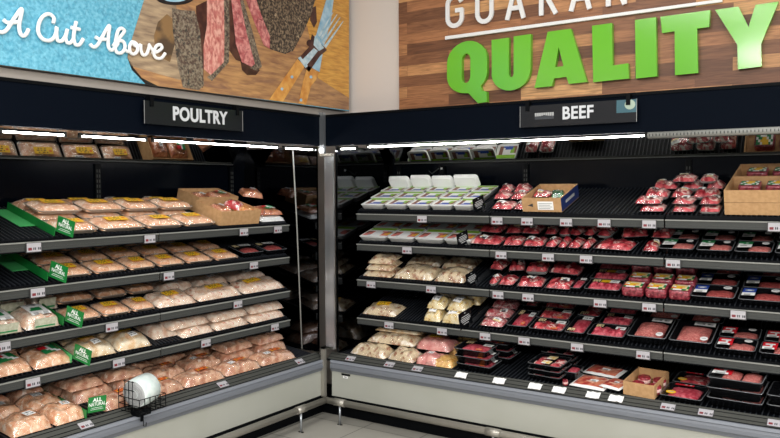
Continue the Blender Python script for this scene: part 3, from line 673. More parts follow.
def K_round(t, w, d, h, sd, o):
    mb = MB(); r = w/2; n = 18
    lp = lambda rr_, z: [(rr_*math.cos(2*math.pi*i/n), rr_*math.sin(2*math.pi*i/n), z) for i in range(n)]
    mb.loft([lp(r*.9, 0), lp(r, h*.2), lp(r, h*.85), lp(r*.92, h)], BEEFD); mb.build('meat', t)
    mb = MB(); mb.loft([lp(r*1.02, h*.3), lp(r*1.03, h*.35), lp(r*1.03, h*.65), lp(r*1.02, h*.7)], mat('bacon', (215, 150, 150), .4, col2=(238, 205, 195), scale=30)); mb.build('bacon_band', t)
def K_box(t, w, d, h, sd, o):
    th = .005; mb = MB()
    mb.box((-w/2, -d/2, 0), (w/2, d/2, th), CARDB)
    mb.build('base', t)
    for a, b in (((-w/2, -d/2, th), (w/2, -d/2+th, h)), ((-w/2, d/2-th, th), (w/2, d/2, h)), ((-w/2, -d/2+th, th), (-w/2+th, d/2-th, h)), ((w/2-th, -d/2+th, th), (w/2, d/2-th, h))):
        MB().box(a, b, CARDB).build('side_panel', t)
    if o.get('blue'):
        MB().box((w/2, -d/2, .003), (w/2+.001, d/2, h-.003), NAVY).box((w/2+.001, -d/4, h*.4), (w/2+.0016, d/4, h*.6), GREY).build('blue_print', t)
        mb = MB().box((-w*.1, -d/2-.001, h*.15), (w*.3, -d/2, h*.75), WHITE)
        for q in range(4): mb.box((-w*.07, -d/2-.0015, h*(.22+q*.12)), (w*(.22+.05*(q % 2)), -d/2-.001, h*(.27+q*.12)), GREY)
        mb.build('label', t)
        MB().prism([(-w*.36, -d/2-.0008, h*.45), (-w*.22, -d/2-.0008, h*.6), (-w*.22, -d/2-.0008, h*.35)], INK, (0, .0006, 0)).build('printed_mark', t)
KINDS = dict(chicken=K_chicken, bag=K_bag, sleeve=K_sleeve, white=K_white, steak=K_steak, black=K_black, brick=K_brick, pouch=K_pouch, round=K_round, box=K_box)
SHN = {'L1': 'top poultry shelf', 'L2': 'second poultry shelf', 'L3': 'third poultry shelf', 'L4': 'fourth poultry shelf', 'LW': 'bottom poultry deck',
       'R1': 'top beef shelf', 'R2': 'second beef shelf', 'R3': 'third beef shelf', 'R4': 'fourth beef shelf', 'RW': 'bottom beef deck'}
REG = []; SEED = [0]
def put(kind, name, cat, look, k, row, s, v, n, w, d, h, yaw=0., pitch=0., opts=None, where=None):
    SEED[0] += 1
    M = SM(k) @ Matrix.Translation((s, v+d/2, n)) @ Matrix.Rotation(math.radians(yaw), 4, 'Z') @ Matrix.Rotation(math.radians(pitch), 4, 'X')
    t = thing(name, cat, None, M); KINDS[kind](t, w, d, h, SEED[0], opts or {})
    REG.append((t, look, k, row, s, v, where)); return t
def rowp(kind, name, cat, look, k, row, v, n, spans, d, h, yaw=0., opts=None, gap=.006, jit=0., where=None, slope=None):
    for q in spans:
        a = s_at(k, q[0], v, n); b = s_at(k, q[1], v, n); w = b-a-gap
        dv = q[2] if len(q) > 2 else 0; dn = q[3] if len(q) > 3 else 0
        y = yaw+(q[4] if len(q) > 4 else 0)+jit*(rnd()-.5)
        put(kind, name, cat, look, k, row, (a+b)/2, v+dv, n+dn, w, d, h, y, 0, opts, where)
CP = 'chicken pack'; 
# ---- L1
rowp('chicken', 'chicken_pack', CP, 'chicken breast pack', 'L1', 'front row', .006, 0, [(60, 100), (101, 147), (148, 184), (185, 217)], .17, .05, jit=3)
rowp('chicken', 'chicken_pack', CP, 'chicken breast pack', 'L1', 'middle row lower layer', .185, 0, [(34, 80), (82, 124), (125, 160), (161, 190)], .15, .05, jit=3)
rowp('chicken', 'chicken_pack', CP, 'chicken breast pack', 'L1', 'middle row upper layer', .175, .052, [(38, 84), (86, 126), (127, 161), (162, 194)], .16, .045, jit=4)
rowp('chicken', 'chicken_pack', CP, 'chicken breast pack', 'L1', 'back row', .345, 0, [(20, 62), (64, 106), (108, 145), (147, 176)], .13, .06, jit=3)
rowp('box', 'cardboard_box', 'box', 'open cardboard box of sausage bags behind another box', 'L1', 'back', .27, 0, [(196, 236)], .20, .10, opts={})
rowp('box', 'cardboard_box', 'box', 'open cardboard box holding red and orange bags, front edge', 'L1', 'front', .006, 0, [(219, 259)], .24, .09, opts={})
BAGC = {'l': 'wrapped sausage pack'}
SAUS = mat('sausage', (190, 105, 70), .35, coat=.5, col2=(220, 150, 105), col3=(120, 60, 45), scale=30, bump=.4)
REDBAG = mat('red_bag', (200, 40, 50), .35, coat=.5, col2=(235, 200, 195), scale=30, th=(.5, .6))
ORBAG = mat('orange_bag', (225, 130, 60), .35, coat=.5, col2=(240, 180, 110), scale=50, bump=.5)
rowp('bag', 'sausage_bag', 'bag', 'sausage bag with white label in rear cardboard box', 'L1', 'back', .285, .02, [(200, 215, 0, .03)], .15, .05, opts={'mat': SAUS, 'lab': 'w'})
rowp('bag', 'sausage_bag', 'bag', 'sausage bag with pale green label in rear cardboard box', 'L1', 'back', .29, .035, [(217, 234, 0, .02)], .15, .05, opts={'mat': SAUS, 'lab': 'rg'})
rowp('bag', 'sausage_bag', 'bag', 'white labelled bag in front cardboard box', 'L1', 'front', .05, .02, [(221, 233, 0, .03)], .14, .045, opts={'mat': SAUS, 'lab': 'w'})
rowp('bag', 'sausage_bag', 'bag', 'red and white bag in front cardboard box', 'L1', 'front', .10, .03, [(234, 244, 0, .03, 20)], .12, .055, opts={'mat': REDBAG, 'lab': ''})
rowp('bag', 'sausage_bag', 'bag', 'orange bag in front cardboard box', 'L1', 'front', .04, .02, [(243, 256, 0, .03)], .14, .045, opts={'mat': ORBAG, 'lab': ''})
rowp('bag', 'sausage_bag', 'bag', 'brown bag with white label leaning behind front cardboard box', 'L1', 'back', .26, .0, [(246, 262, 0, .09, -25)], .12, .05, opts={'mat': SAUS, 'lab': 'w'})
rowp('bag', 'sausage_bag', 'bag', 'green labelled sausage pack right of front cardboard box, lower', 'L1', 'front', .02, 0, [(262, 286)], .16, .035, opts={'mat': FOAM, 'lab': 'rg'})
rowp('bag', 'sausage_bag', 'bag', 'green labelled sausage pack right of front cardboard box, upper', 'L1', 'front', .04, .038, [(262, 284)], .14, .035, opts={'mat': SAUS, 'lab': 'rg'})
# ---- L2
rowp('chicken', 'chicken_pack', CP, 'chicken pack with yellow label', 'L2', 'front row', .006, 0, [(56, 94), (95, 129), (130, 157), (159, 186), (188, 214), (216, 240)], .16, .036, jit=3)
rowp('chicken', 'chicken_pack', CP, 'chicken pack with yellow label', 'L2', 'middle row', .175, 0, [(38, 78), (80, 111), (112, 142), (143, 170), (172, 198), (200, 222)], .15, .036, jit=4)
rowp('chicken', 'chicken_pack', CP, 'chicken pack with yellow label', 'L2', 'back row', .33, 0, [(19, 58), (60, 94), (95, 123), (125, 152), (154, 178)], .14, .038, jit=4)
rowp('black', 'poultry_tray', 'meat tray', 'small dark tray', 'L2', 'front row', .01, 0, [(242, 264), (266, 287)], .15, .035, opts={'st': 'mince', 'dark': 1, 'labs': 'cl wt'})
# ---- L3
rowp('sleeve', 'chicken_pack', CP, 'chicken pack with green and white sleeve', 'L3', 'front row', .006, 0, [(-14, 25), (26, 62)], .19, .07)
rowp('sleeve', 'chicken_pack', CP, 'chicken pack with green and white sleeve', 'L3', 'back row', .20, 0, [(-10, 30), (31, 60)], .16, .085)
rowp('chicken', 'chicken_pack', CP, 'peach chicken tray', 'L3', 'front row', .006, 0, [(70, 103), (104, 133), (134, 157)], .15, .04, jit=3)
rowp('chicken', 'chicken_pack', CP, 'peach chicken tray', 'L3', 'second row', .165, .028, [(58, 96), (97, 129), (130, 157)], .17, .045, jit=3)
rowp('chicken', 'chicken_pack', CP, 'peach chicken tray', 'L3', 'back row', .33, .01, [(62, 92), (93, 122), (123, 150)], .13, .065, jit=3)
rowp('bag', 'chicken_bag', 'chicken bag', 'pale chicken pieces bag', 'L3', 'front row', .006, 0, [(159, 198), (199, 243), (244, 286)], .17, .048, jit=4, opts={'lab': 'y'})
rowp('bag', 'chicken_bag', 'chicken bag', 'pale chicken pieces bag', 'L3', 'second row', .18, .0, [(160, 195), (197, 230), (232, 268)], .17, .055, jit=4, opts={'lab': 'yw'})
rowp('bag', 'chicken_bag', 'chicken bag', 'pale chicken pieces bag', 'L3', 'back row', .355, .0, [(163, 195), (198, 226), (228, 254)], .13, .06, jit=4, opts={'lab': 'y'})
# ---- L4
rowp('bag', 'chicken_bag', 'chicken bag', 'pink chicken bag with red label', 'L4', 'front row', .006, 0, [(-14, 34), (35, 74)], .17, .055, jit=4, opts={'lab': 'rg', 'mat': CHK})
rowp('bag', 'chicken_bag', 'chicken bag', 'pink chicken bag with red label', 'L4', 'second row', .18, 0, [(-14, 20), (21, 56)], .17, .058, jit=4, opts={'lab': 'rg', 'mat': CHK})
rowp('bag', 'chicken_bag', 'chicken bag', 'pink chicken bag with red label', 'L4', 'back row', .355, 0, [(-4, 20), (22, 46)], .13, .07, jit=4, opts={'lab': 'w', 'mat': CHK})
rowp('bag', 'whole_chicken', 'whole chicken', 'bagged whole pale chicken', 'L4', 'front row', .006, 0, [(80, 118), (119, 153)], .17, .062, jit=6, opts={'lab': 'yw', 'mat': BIRD})
rowp('bag', 'whole_chicken', 'whole chicken', 'bagged whole pale chicken', 'L4', 'second row', .18, 0, [(63, 97), (98, 130)], .17, .07, jit=6, opts={'lab': 'yw', 'mat': BIRD})
rowp('bag', 'turkey_bag', 'poultry bag', 'pink skinned poultry bag lying front to back', 'L4', 'front row', .05, 0, [(154, 180)], .36, .07, yaw=0, opts={'lab': 'y', 'mat': CHK2})
rowp('bag', 'chicken_bag', 'chicken bag', 'pale drumstick bag', 'L4', 'bottom layer', .006, 0, [(182, 215), (216, 250), (251, 286)], .17, .048, jit=4, opts={'lab': 'y'})
rowp('bag', 'chicken_bag', 'chicken bag', 'pale drumstick bag', 'L4', 'top layer', .03, .052, [(170, 211), (212, 250), (251, 285)], .18, .05, jit=4, opts={'lab': 'y'})
rowp('bag', 'chicken_bag', 'chicken bag', 'pale drumstick bag', 'L4', 'back row', .22, .0, [(165, 205), (207, 240), (242, 270)], .18, .07, jit=4, opts={'lab': 'y'})
# ---- L well
rowp('bag', 'chicken_bag', 'chicken bag', 'chicken bag with square white label', 'LW', 'front row', .01, 0, [(12, 54), (55, 88)], .17, .07, jit=4, opts={'lab': 'w', 'mat': CHK})
rowp('bag', 'chicken_bag', 'chicken bag', 'long chicken bag', 'LW', 'second row', .185, 0, [(-16, 26), (27, 66)], .15, .075, jit=6, opts={'lab': 'w', 'mat': CHK})
rowp('bag', 'chicken_bag', 'chicken bag', 'long chicken bag', 'LW', 'third row', .335, 0, [(-20, 14), (15, 48)], .13, .08, jit=6, opts={'lab': 'w', 'mat': THIGH})
rowp('bag', 'chicken_bag', 'chicken bag', 'long chicken bag', 'LW', 'upper back row', .36, .08, [(-20, 8), (9, 34)], .13, .06, jit=6, opts={'lab': 'w', 'mat': CHK2})
rowp('bag', 'poultry_bag', 'poultry bag', 'dark peach thigh bag', 'LW', 'front row', .01, 0, [(105, 148), (149, 186), (187, 226), (227, 262), (263, 297)], .16, .058, jit=6, opts={'lab': 'o', 'mat': THIGH})
rowp('bag', 'poultry_bag', 'poultry bag', 'dark peach thigh bag', 'LW', 'second row', .175, 0, [(76, 116), (117, 152), (153, 188), (189, 224), (225, 258), (259, 288)], .16, .075, jit=8, opts={'lab': 'o', 'mat': THIGH})
rowp('bag', 'poultry_bag', 'poultry bag', 'dark peach thigh bag', 'LW', 'second layer', .17, .078, [(70, 106), (108, 146), (225, 255), (258, 286)], .16, .05, jit=8, opts={'lab': 'w', 'mat': THIGH})
rowp('bag', 'poultry_bag', 'poultry bag', 'dark peach thigh bag', 'LW', 'back row', .345, 0, [(52, 88), (90, 124), (126, 158), (160, 192), (194, 224), (226, 256)], .16, .075, jit=8, opts={'lab': 'o', 'mat': THIGH})
# ---- R1
rowp('white', 'burger_tray', 'meat tray', 'white foam tray with green band', 'R1', 'front row', .004, 0, [(360.5, 383.5), (384, 406), (406.5, 429), (429.5, 452), (452.5, 473)], .155, .032, gap=.003)
rowp('white', 'burger_tray', 'meat tray', 'white foam tray with green band', 'R1', 'second row', .162, 0, [(370, 393), (393.5, 415.5), (416, 438), (438.5, 461), (461.5, 483)], .15, .032, gap=.003)
rowp('white', 'burger_tray', 'meat tray', 'white foam tray with green band', 'R1', 'third row', .315, 0, [(380, 401.5), (402, 424), (424.5, 447), (447.5, 469.5), (470, 492)], .13, .032, gap=.003)
for i, (a, b) in enumerate(((388.5, 409), (410, 430.5), (431, 452.5), (453, 478))):
    s0_, s1_ = s_at('R1', a, .40, .05), s_at('R1', b, .40, .05)
    put('white', 'burger_tray', 'meat tray', 'blank white foam tray standing tilted', 'R1', 'rear', (s0_+s1_)/2, .355, .058+.006*(i % 2), s1_-s0_-.004, .10, .03, 0, -68)
sp = [(490, 512), (513, 524)]
rowp('steak', 'steak_pack', 'steak pack', 'red steak pack left of cardboard box', 'R1', 'front row', .006, 0, sp, .13, .04, jit=8)
rowp('steak', 'steak_pack', 'steak pack', 'red steak pack left of cardboard box', 'R1', 'second row', .14, .02, [(492, 508), (509, 525)], .13, .045, jit=8)
rowp('steak', 'steak_pack', 'steak pack', 'red steak pack left of cardboard box', 'R1', 'back row', .28, .02, [(497, 511), (512, 528)], .12, .05, jit=8)
rowp('box', 'cardboard_box', 'box', 'cardboard box with blue side and white label', 'R1', '', .006, 0, [(522.5, 562.5)], .29, .085, opts={'blue': 1})
rowp('steak', 'steak_pack', 'steak pack', 'red steak pack inside the blue sided cardboard box', 'R1', '', .13, .01, [(532, 550, 0, .03)], .10, .04)
rowp('bag', 'herb_bag', 'bag', 'dark green bag inside the blue sided cardboard box', 'R1', '', .11, .01, [(549, 563, 0, .03, 20)], .10, .045, opts={'mat': mat('dark_green_bag', (20, 80, 50), .35, coat=.5, col2=(60, 130, 80), scale=30), 'lab': ''})
S = 'steak pack right of bare rack'
rowp('steak', 'steak_pack', 'steak pack', S, 'R1', 'front row', .006, 0, [(638, 664), (670, 695), (698, 720)], .12, .035, jit=6)
rowp('steak', 'steak_pack', 'steak pack', S, 'R1', 'front row upper layer', .03, .036, [(633, 661), (671, 694), (698, 720)], .12, .035, jit=8)
rowp('steak', 'steak_pack', 'steak pack', S, 'R1', 'second row', .165, .025, [(643, 668), (670, 690), (692, 719)], .12, .05, jit=10)
rowp('steak', 'steak_pack', 'steak pack', S, 'R1', 'back row', .31, .03, [(652, 678), (680, 702), (705, 724)], .12, .05, jit=8)
rowp('steak', 'steak_pack', 'steak pack', S, 'R1', 'back row upper layer', .29, .082, [(670, 696), (698, 716)], .12, .035, jit=8)
a0 = s_at('R1', 724, .0, .06)
for (v_, n_, look) in ((.006, 0, 'lower front cardboard carton under open cartons'), (.262, 0, 'lower rear cardboard carton under open cartons'), (.006, .066, 'open front cardboard carton of beef bricks at right'), (.262, .066, 'open rear cardboard carton of beef bricks at right')):
    put('box', 'cardboard_box', 'box', look, 'R1', '', a0+.22, v_, n_, .44, .25, .064, opts={})
GP = ['ggwyyygw', 'gwyyyywg', 'wggyywgw', 'ggwwwggw']
for v_, rw in ((.11, 'front'), (.37, 'rear')):
    for i in range(3):
        put('brick', 'beef_brick', 'beef brick', f'beef brick in {rw} open carton', 'R1', '', a0+.10+i*.128, v_, .072, .105, .10, .05, opts={'pat': GP})
# ---- R2
rowp('white', 'burger_tray', 'meat tray', 'white tray with red meat print', 'R2', 'front row', .004, 0, [(359, 386.5), (387, 414), (414.5, 443), (443.5, 471)], .19, .032, gap=.003, opts={'red': 1})
rowp('white', 'burger_tray', 'meat tray', 'white tray with red meat print', 'R2', 'second row', .198, 0, [(373, 398), (399, 425), (426, 453), (454, 480)], .17, .032, gap=.003, opts={'red': 1})
rowp('white', 'burger_tray', 'meat tray', 'white tray with red meat print', 'R2', 'back row', .372, 0, [(385, 409), (410, 435), (436, 461)], .12, .032, gap=.003, opts={'red': 1})
S = 'red beef cut'
rowp('steak', 'steak_pack', 'steak pack', S, 'R2', 'front row', .004, 0, [(467, 500), (501, 520), (521, 542), (544, 556), (557, 566), (567, 580), (581, 590), (592, 633), (641, 658)], .15, .042, jit=10)
rowp('steak', 'steak_pack', 'steak pack', S, 'R2', 'middle row', .15, .022, [(478, 502), (503, 520), (521, 540), (543, 556), (557, 569), (570, 583), (584, 596), (597, 612), (618, 646), (650, 672)], .15, .05, jit=34)
rowp('steak', 'steak_pack', 'steak pack', S, 'R2', 'back row', .31, .05, [(490, 508), (509, 530), (531, 548), (549, 565), (567, 584), (586, 606), (612, 636), (640, 664)], .14, .05, jit=34)
BT = 'black tray'
rowp('black', 'mince_tray', 'meat tray', 'black mince tray with green label', 'R2', 'front row', .004, 0, [(658, 694), (695.5, 732), (733.5, 772), (774, 812)], .15, .035, gap=.004, opts={'labs': 'gw ov'})
rowp('black', 'mince_tray', 'meat tray', 'black mince tray with green label', 'R2', 'second row', .16, 0, [(665, 699), (701, 736), (738, 774), (776, 812)], .15, .035, gap=.004, opts={'labs': 'gw ov'})
rowp('black', 'mince_tray', 'meat tray', 'black mince tray with green label', 'R2', 'back row', .32, 0, [(672, 704), (706, 740), (742, 776)], .14, .035, gap=.004, opts={'labs': 'gw ov'})
# ---- R3
OF = {'mat': OFFAL, 'lab': ''}
for n_, rw in ((0, 'lowest of stack by corner'), (.048, 'middle of stack by corner'), (.096, 'top of stack by corner')):
    rowp('bag', 'poultry_bag', 'poultry bag', 'pale frozen style bag', 'R3', rw, .01, n_, [(362+n_*50, 391)], .17, .045, opts=OF)
rowp('bag', 'poultry_bag', 'poultry bag', 'wide pale lumpy bag', 'R3', 'front row', .01, 0, [(392, 432), (433, 464)], .19, .06, opts=OF)
rowp('bag', 'poultry_bag', 'poultry bag', 'wide pale lumpy bag', 'R3', 'back row', .22, 0, [(404, 438), (440, 472)], .19, .055, opts=OF)
rowp('steak', 'steak_pack', 'steak pack', S, 'R3', 'front row', .006, 0, [(488, 496), (497, 513), (515, 541), (543, 571)], .14, .045, jit=10)
rowp('steak', 'steak_pack', 'steak pack', S, 'R3', 'middle row', .15, .03, [(489, 504), (506, 522), (524, 546), (548, 580)], .14, .06, jit=34)
rowp('steak', 'steak_pack', 'steak pack', S, 'R3', 'back row', .30, .05, [(498, 516), (520, 548), (551, 578)], .14, .065, jit=34)
rowp('black', 'beef_tray', 'meat tray', 'small black beef tray with white label', 'R3', 'front row', .004, 0, [(569, 581)], .15, .03, opts={'st': 'slab', 'labs': 'wt'})
for v_, sp, rw in ((.004, (583, 620), 'front row'), (.155, (589, 626), 'second row'), (.306, (594, 630), 'back row')):
    rowp('black', 'beef_tray', 'meat tray', 'black beef tray with yellow and white label', 'R3', rw, v_, 0, [sp], .145, .032, opts={'st': 'strips', 'labs': 'yl cl'})
rowp('brick', 'beef_brick', 'beef brick', 'dark red beef brick', 'R3', 'front row', .006, 0, [(621, 643.5), (644.5, 666.5), (668, 690)], .10, .052, gap=.004)
rowp('brick', 'beef_brick', 'beef brick', 'dark red beef brick', 'R3', 'second row', .115, .01, [(628, 650), (651, 673), (674, 695)], .10, .055, gap=.004)
rowp('brick', 'beef_brick', 'beef brick', 'dark red beef brick', 'R3', 'back row', .27, .02, [(631, 651), (653, 673), (675, 695)], .10, .06, gap=.004)
for v_, sp, rw in ((.004, [(689, 735), (737, 784)], 'front row'), (.165, [(695, 738), (742, 788)], 'second row'), (.325, [(701, 742), (746, 790)], 'back row')):
    rowp('black', 'mince_tray', 'meat tray', 'black mince tray with blue label', 'R3', rw, v_, 0, sp, .155, .035, opts={'st': 'mince', 'dark': 1, 'labs': 'bw ov'})
# ---- R4
rowp('bag', 'chicken_bag', 'chicken bag', 'lone pale bag with yellow label beside bare rack', 'R4', '', .01, 0, [(361, 395)], .17, .05, opts={'lab': 'y', 'mat': OFFAL})
YB = {'mat': YMEAT, 'lab': 'W'}
rowp('bag', 'chicken_bag', 'chicken bag', 'yellowish chicken bag with white label', 'R4', 'front row', .01, 0, [(423, 440), (441, 463)], .13, .07, opts=YB)
rowp('bag', 'chicken_bag', 'chicken bag', 'yellowish chicken bag with white label', 'R4', 'upper layer', .05, .072, [(426, 444), (446, 466)], .14, .06, opts=YB)
rowp('bag', 'chicken_bag', 'chicken bag', 'yellowish chicken bag with white label', 'R4', 'back row', .20, .05, [(436, 455), (456, 480)], .15, .08, opts=YB)
rowp('steak', 'beef_tray', 'meat tray', 'marbled beef pack', 'R4', 'front row', .006, 0, [(478, 503)], .12, .045, opts={'mat': MARB})
rowp('steak', 'beef_tray', 'meat tray', 'marbled beef pack', 'R4', 'second row', .13, 0, [(483, 510)], .12, .05, opts={'mat': MARB})
rowp('steak', 'beef_tray', 'meat tray', 'marbled beef pack', 'R4', 'third row', .26, 0, [(490, 517)], .11, .055, opts={'mat': MARB})
rowp('steak', 'beef_tray', 'meat tray', 'marbled beef pack', 'R4', 'back row', .37, .01, [(499, 523)], .10, .055, opts={'mat': BEEFD})
rowp('black', 'beef_tray', 'meat tray', 'narrow black tray of bright red beef', 'R4', 'front row', .01, 0, [(506, 527)], .23, .035, opts={'st': 'slab', 'labs': 'cl wr or'})
rowp('black', 'beef_tray', 'meat tray', 'narrow black tray of bright red beef', 'R4', 'back row', .30, 0, [(521, 538)], .15, .035, opts={'st': 'slab', 'dark': 1, 'labs': 'cl'})
rowp('black', 'beef_tray', 'meat tray', 'black stew beef tray with orange sticker', 'R4', 'front row', .004, 0, [(528, 563)], .145, .035, opts={'st': 'strips', 'dark': 1, 'labs': 'cl wr or'})
rowp('black', 'beef_tray', 'meat tray', 'black stew beef tray with orange sticker', 'R4', 'second row', .155, 0, [(535, 569)], .145, .035, opts={'st': 'strips', 'dark': 1, 'labs': 'cl wr or'})
rowp('black', 'beef_tray', 'meat tray', 'black stew beef tray with orange sticker', 'R4', 'back row', .305, 0, [(541, 575)], .145, .035, opts={'st': 'strips', 'dark': 1, 'labs': 'cl wr or'})
rowp('black', 'beef_tray', 'meat tray', 'black tray with one large beef slab', 'R4', 'front row', .004, 0, [(564, 584.5)], .225, .035, opts={'st': 'slab', 'labs': 'wt cb'})
rowp('black', 'beef_tray', 'meat tray', 'black tray with one large beef slab', 'R4', 'back row', .235, 0, [(577, 600)], .22, .035, opts={'st': 'slab', 'dark': 1, 'labs': 'cb'})
for v_, sp, rw in ((.004, (586, 624), 'front row'), (.155, (598, 631), 'second row'), (.306, (605, 637), 'back row')):
    rowp('black', 'beef_tray', 'meat tray', 'black tray of pink beef slices', 'R4', rw, v_, 0, [sp], .145, .035, opts={'st': 'strips', 'labs': 'cl wr'})
rowp('black', 'mince_tray', 'meat tray', 'large black tray of pale mince', 'R4', 'front row', .004, .004, [(626, 666.5), (668, 712)], .25, .05, opts={'st': 'big', 'labs': 'wt ov2'})
rowp('black', 'mince_tray', 'meat tray', 'large black tray of pale mince', 'R4', 'back row', .27, 0, [(642, 682), (684, 724)], .19, .045, opts={'st': 'big', 'labs': 'wt ov2'})
rowp('black', 'mince_tray', 'meat tray', 'black mince tray with red label', 'R4', 'front row', .004, 0, [(713.5, 756), (758, 802)], .13, .035, opts={'labs': 'rw ov'})
rowp('black', 'mince_tray', 'meat tray', 'black mince tray with red label', 'R4', 'second row', .14, 0, [(718, 760), (763, 806)], .13, .035, opts={'labs': 'rw ov'})
# ---- R well
rowp('bag', 'poultry_bag', 'poultry bag', 'large pale poultry bag', 'RW', 'front row', .01, 0, [(349, 386), (387, 414)], .15, .07, opts={'mat': OFFAL, 'lab': ''}, yaw=-4)
rowp('bag', 'poultry_bag', 'poultry bag', 'large pale poultry bag', 'RW', 'second layer', .10, .07, [(366, 413)], .17, .06, opts={'mat': OFFAL, 'lab': ''})
rowp('bag', 'poultry_bag', 'poultry bag', 'large pale poultry bag', 'RW', 'third layer', .17, .13, [(374, 420)], .17, .055, opts={'mat': BIRD, 'lab': ''})
rowp('bag', 'poultry_bag', 'poultry bag', 'large pale poultry bag', 'RW', 'top layer', .24, .18, [(380, 421)], .16, .04, opts={'mat': BIRD, 'lab': ''})
rowp('bag', 'poultry_bag', 'poultry bag', 'large pale poultry bag', 'RW', 'back row', .28, 0, [(372, 424)], .2, .14, opts={'mat': BIRD, 'lab': ''})
rowp('bag', 'pork_pack', 'meat pack', 'pink sliced meat pack', 'RW', 'front', .01, 0, [(415, 438)], .15, .06, opts={'mat': PORK, 'lab': 'w'})
rowp('bag', 'pork_pack', 'meat pack', 'pink sliced meat pack with yellow label', 'RW', 'upper', .14, .05, [(415, 449)], .18, .075, opts={'mat': PORK, 'lab': 'y'})
rowp('bag', 'seasoned_pack', 'meat pack', 'orange seasoned meat pack', 'RW', 'front row', .01, 0, [(424, 452)], .16, .05, opts={'mat': ORCUBE, 'lab': ''})
rowp('bag', 'seasoned_pack', 'meat pack', 'orange seasoned meat pack', 'RW', 'second row', .20, .0, [(447, 470)], .2, .075, opts={'mat': ORCUBE, 'lab': 'w'})
rowp('bag', 'seasoned_pack', 'meat pack', 'orange seasoned meat pack', 'RW', 'rear', .37, .05, [(455, 480)], .15, .05, opts={'mat': ORCUBE, 'lab': ''})
for i, dn in enumerate((0, .044, .088)):
    rowp('black', 'beef_tray', 'meat tray', 'black tray of pink beef, left stack', 'RW', ('lowest', 'middle', 'topmost')[i], .02+.01*i, dn, [(455-i, 492-i*2)], .16, .04, yaw=-3, opts={'st': 'slab', 'labs': 'cl wr or'})
for i, dn in enumerate((0, .044, .088)):
    rowp('black', 'beef_tray', 'meat tray', 'black tray of pink beef, stack behind left stack', 'RW', ('lowest', 'middle', 'topmost')[i], .21, dn, [(476, 512-i)], .16, .04, yaw=-4, opts={'st': 'slab', 'labs': 'cl wr or'})
rowp('black', 'beef_tray', 'meat tray', 'black beef tray at very back', 'RW', '', .39, .10, [(488, 522)], .16, .04, opts={'st': 'slab', 'labs': 'cl wr'})
for i, dn in enumerate((0, .034, .068)):
    rowp('black', 'beef_tray', 'meat tray', 'black tray with four red portions', 'RW', ('lowest', 'middle', 'topmost')[i], .03, dn, [(527, 562)], .18, .031, yaw=-4, opts={'st': 'quad', 'labs': 'bc'})
for i, dn in enumerate((0, .035, .07)):
    rowp('black', 'beef_tray', 'meat tray', 'dark tray behind the four portion stack', 'RW', ('lowest', 'middle', 'topmost')[i], .23, dn, [(540, 574)], .17, .034, opts={'st': 'quad', 'labs': ''})
rowp('black', 'beef_tray', 'meat tray', 'dark beef tray beside the four portion stack', 'RW', '', .10, 0, [(563, 578)], .12, .05, opts={'st': 'slab', 'labs': ''})
rowp('pouch', 'meat_pouch', 'pouch', 'white edged flat pouch of sliced meat, left', 'RW', '', .015, 0, [(569, 606)], .19, .016, yaw=-5)
rowp('pouch', 'meat_pouch', 'pouch', 'white edged flat pouch of sliced meat, behind the others', 'RW', '', .20, .01, [(582, 620)], .15, .016, yaw=-8)
rowp('pouch', 'meat_pouch', 'pouch', 'white edged flat pouch of sliced meat, beside cardboard tray', 'RW', '', .015, .017, [(600, 624)], .15, .014, yaw=-15)
rowp('round', 'beef_round', 'meat pack', 'small round wrapped meat by the pouches', 'RW', '', .01, 0, [(561.5, 567.5)], .03, .03)
bx = s_at('RW', 641, .006, 0)
rowp('box', 'cardboard_box', 'box', 'open cardboard tray of round bacon wrapped fillets', 'RW', '', .01, 0, [(624, 657)], .24, .075, yaw=-4)
for i, (dx, dv, ps) in enumerate(((-.045, .07, 'front left'), (.045, .06, 'front right'), (-.04, .17, 'rear left'), (.045, .16, 'rear right'))):
    put('round', 'beef_round', 'meat pack', f'round bacon wrapped fillet, {ps} in cardboard tray', 'RW', '', bx+dx+.01, dv-.02, .007, .068, .068, .045)
rowp('black', 'beef_tray', 'meat tray', 'dark tray of pink beef with yellow oval', 'RW', 'front', .01, 0, [(659, 703)], .19, .03, yaw=-3, opts={'st': 'slab', 'labs': 'rt yo'})
rowp('black', 'beef_tray', 'meat tray', 'dark tray of pink beef with yellow oval', 'RW', 'behind', .21, 0, [(672, 712)], .17, .035, yaw=-3, opts={'st': 'slab', 'labs': 'rt yo', 'dark': 1})
for i, dn in enumerate((0, .054, .108)):
    rowp('black', 'patty_tray', 'meat tray', 'deep black patty tray with red label, front stack', 'RW', ('lowest', 'middle', 'topmost')[i], .02, dn, [(706, 764)], .20, .05, yaw=-2, opts={'st': 'patty', 'labs': 'rw ov'})
for i, dn in enumerate((0, .054, .108)):
    rowp('black', 'patty_tray', 'meat tray', 'deep black patty tray with red label, rear stack', 'RW', ('lowest', 'middle', 'topmost')[i], .23, dn, [(716, 768)], .20, .05, yaw=-2, opts={'st': 'patty', 'labs': 'rw ov'})
for i, dn in enumerate((0, .051)):
    rowp('black', 'patty_tray', 'meat tray', 'deep black patty tray stack at right edge', 'RW', ('lower', 'upper')[i], .03, dn, [(766, 824)], .20, .05, yaw=-2, opts={'st': 'patty', 'labs': 'wt'})

# labels: ordinal among the same look, shelf and row
ORD = ['first', 'second', 'third', 'fourth', 'fifth', 'sixth', 'seventh', 'eighth', 'ninth', 'tenth', 'eleventh']
grp = {}
for r in REG: grp.setdefault((r[1], r[2], r[3]), []).append(r)
for (look, k, row), rs in grp.items():
    rs.sort(key=lambda r: r[4])
    for i, r in enumerate(rs):
        lab_ = f'{look}, {SHN[k]}'
        if row: lab_ += f', {row}'
        if len(rs) > 1: lab_ += f', {ORD[i]} from left'
        if len(lab_.split()) > 15: print("LONG", lab_)
        r[0]['label'] = lab_
    
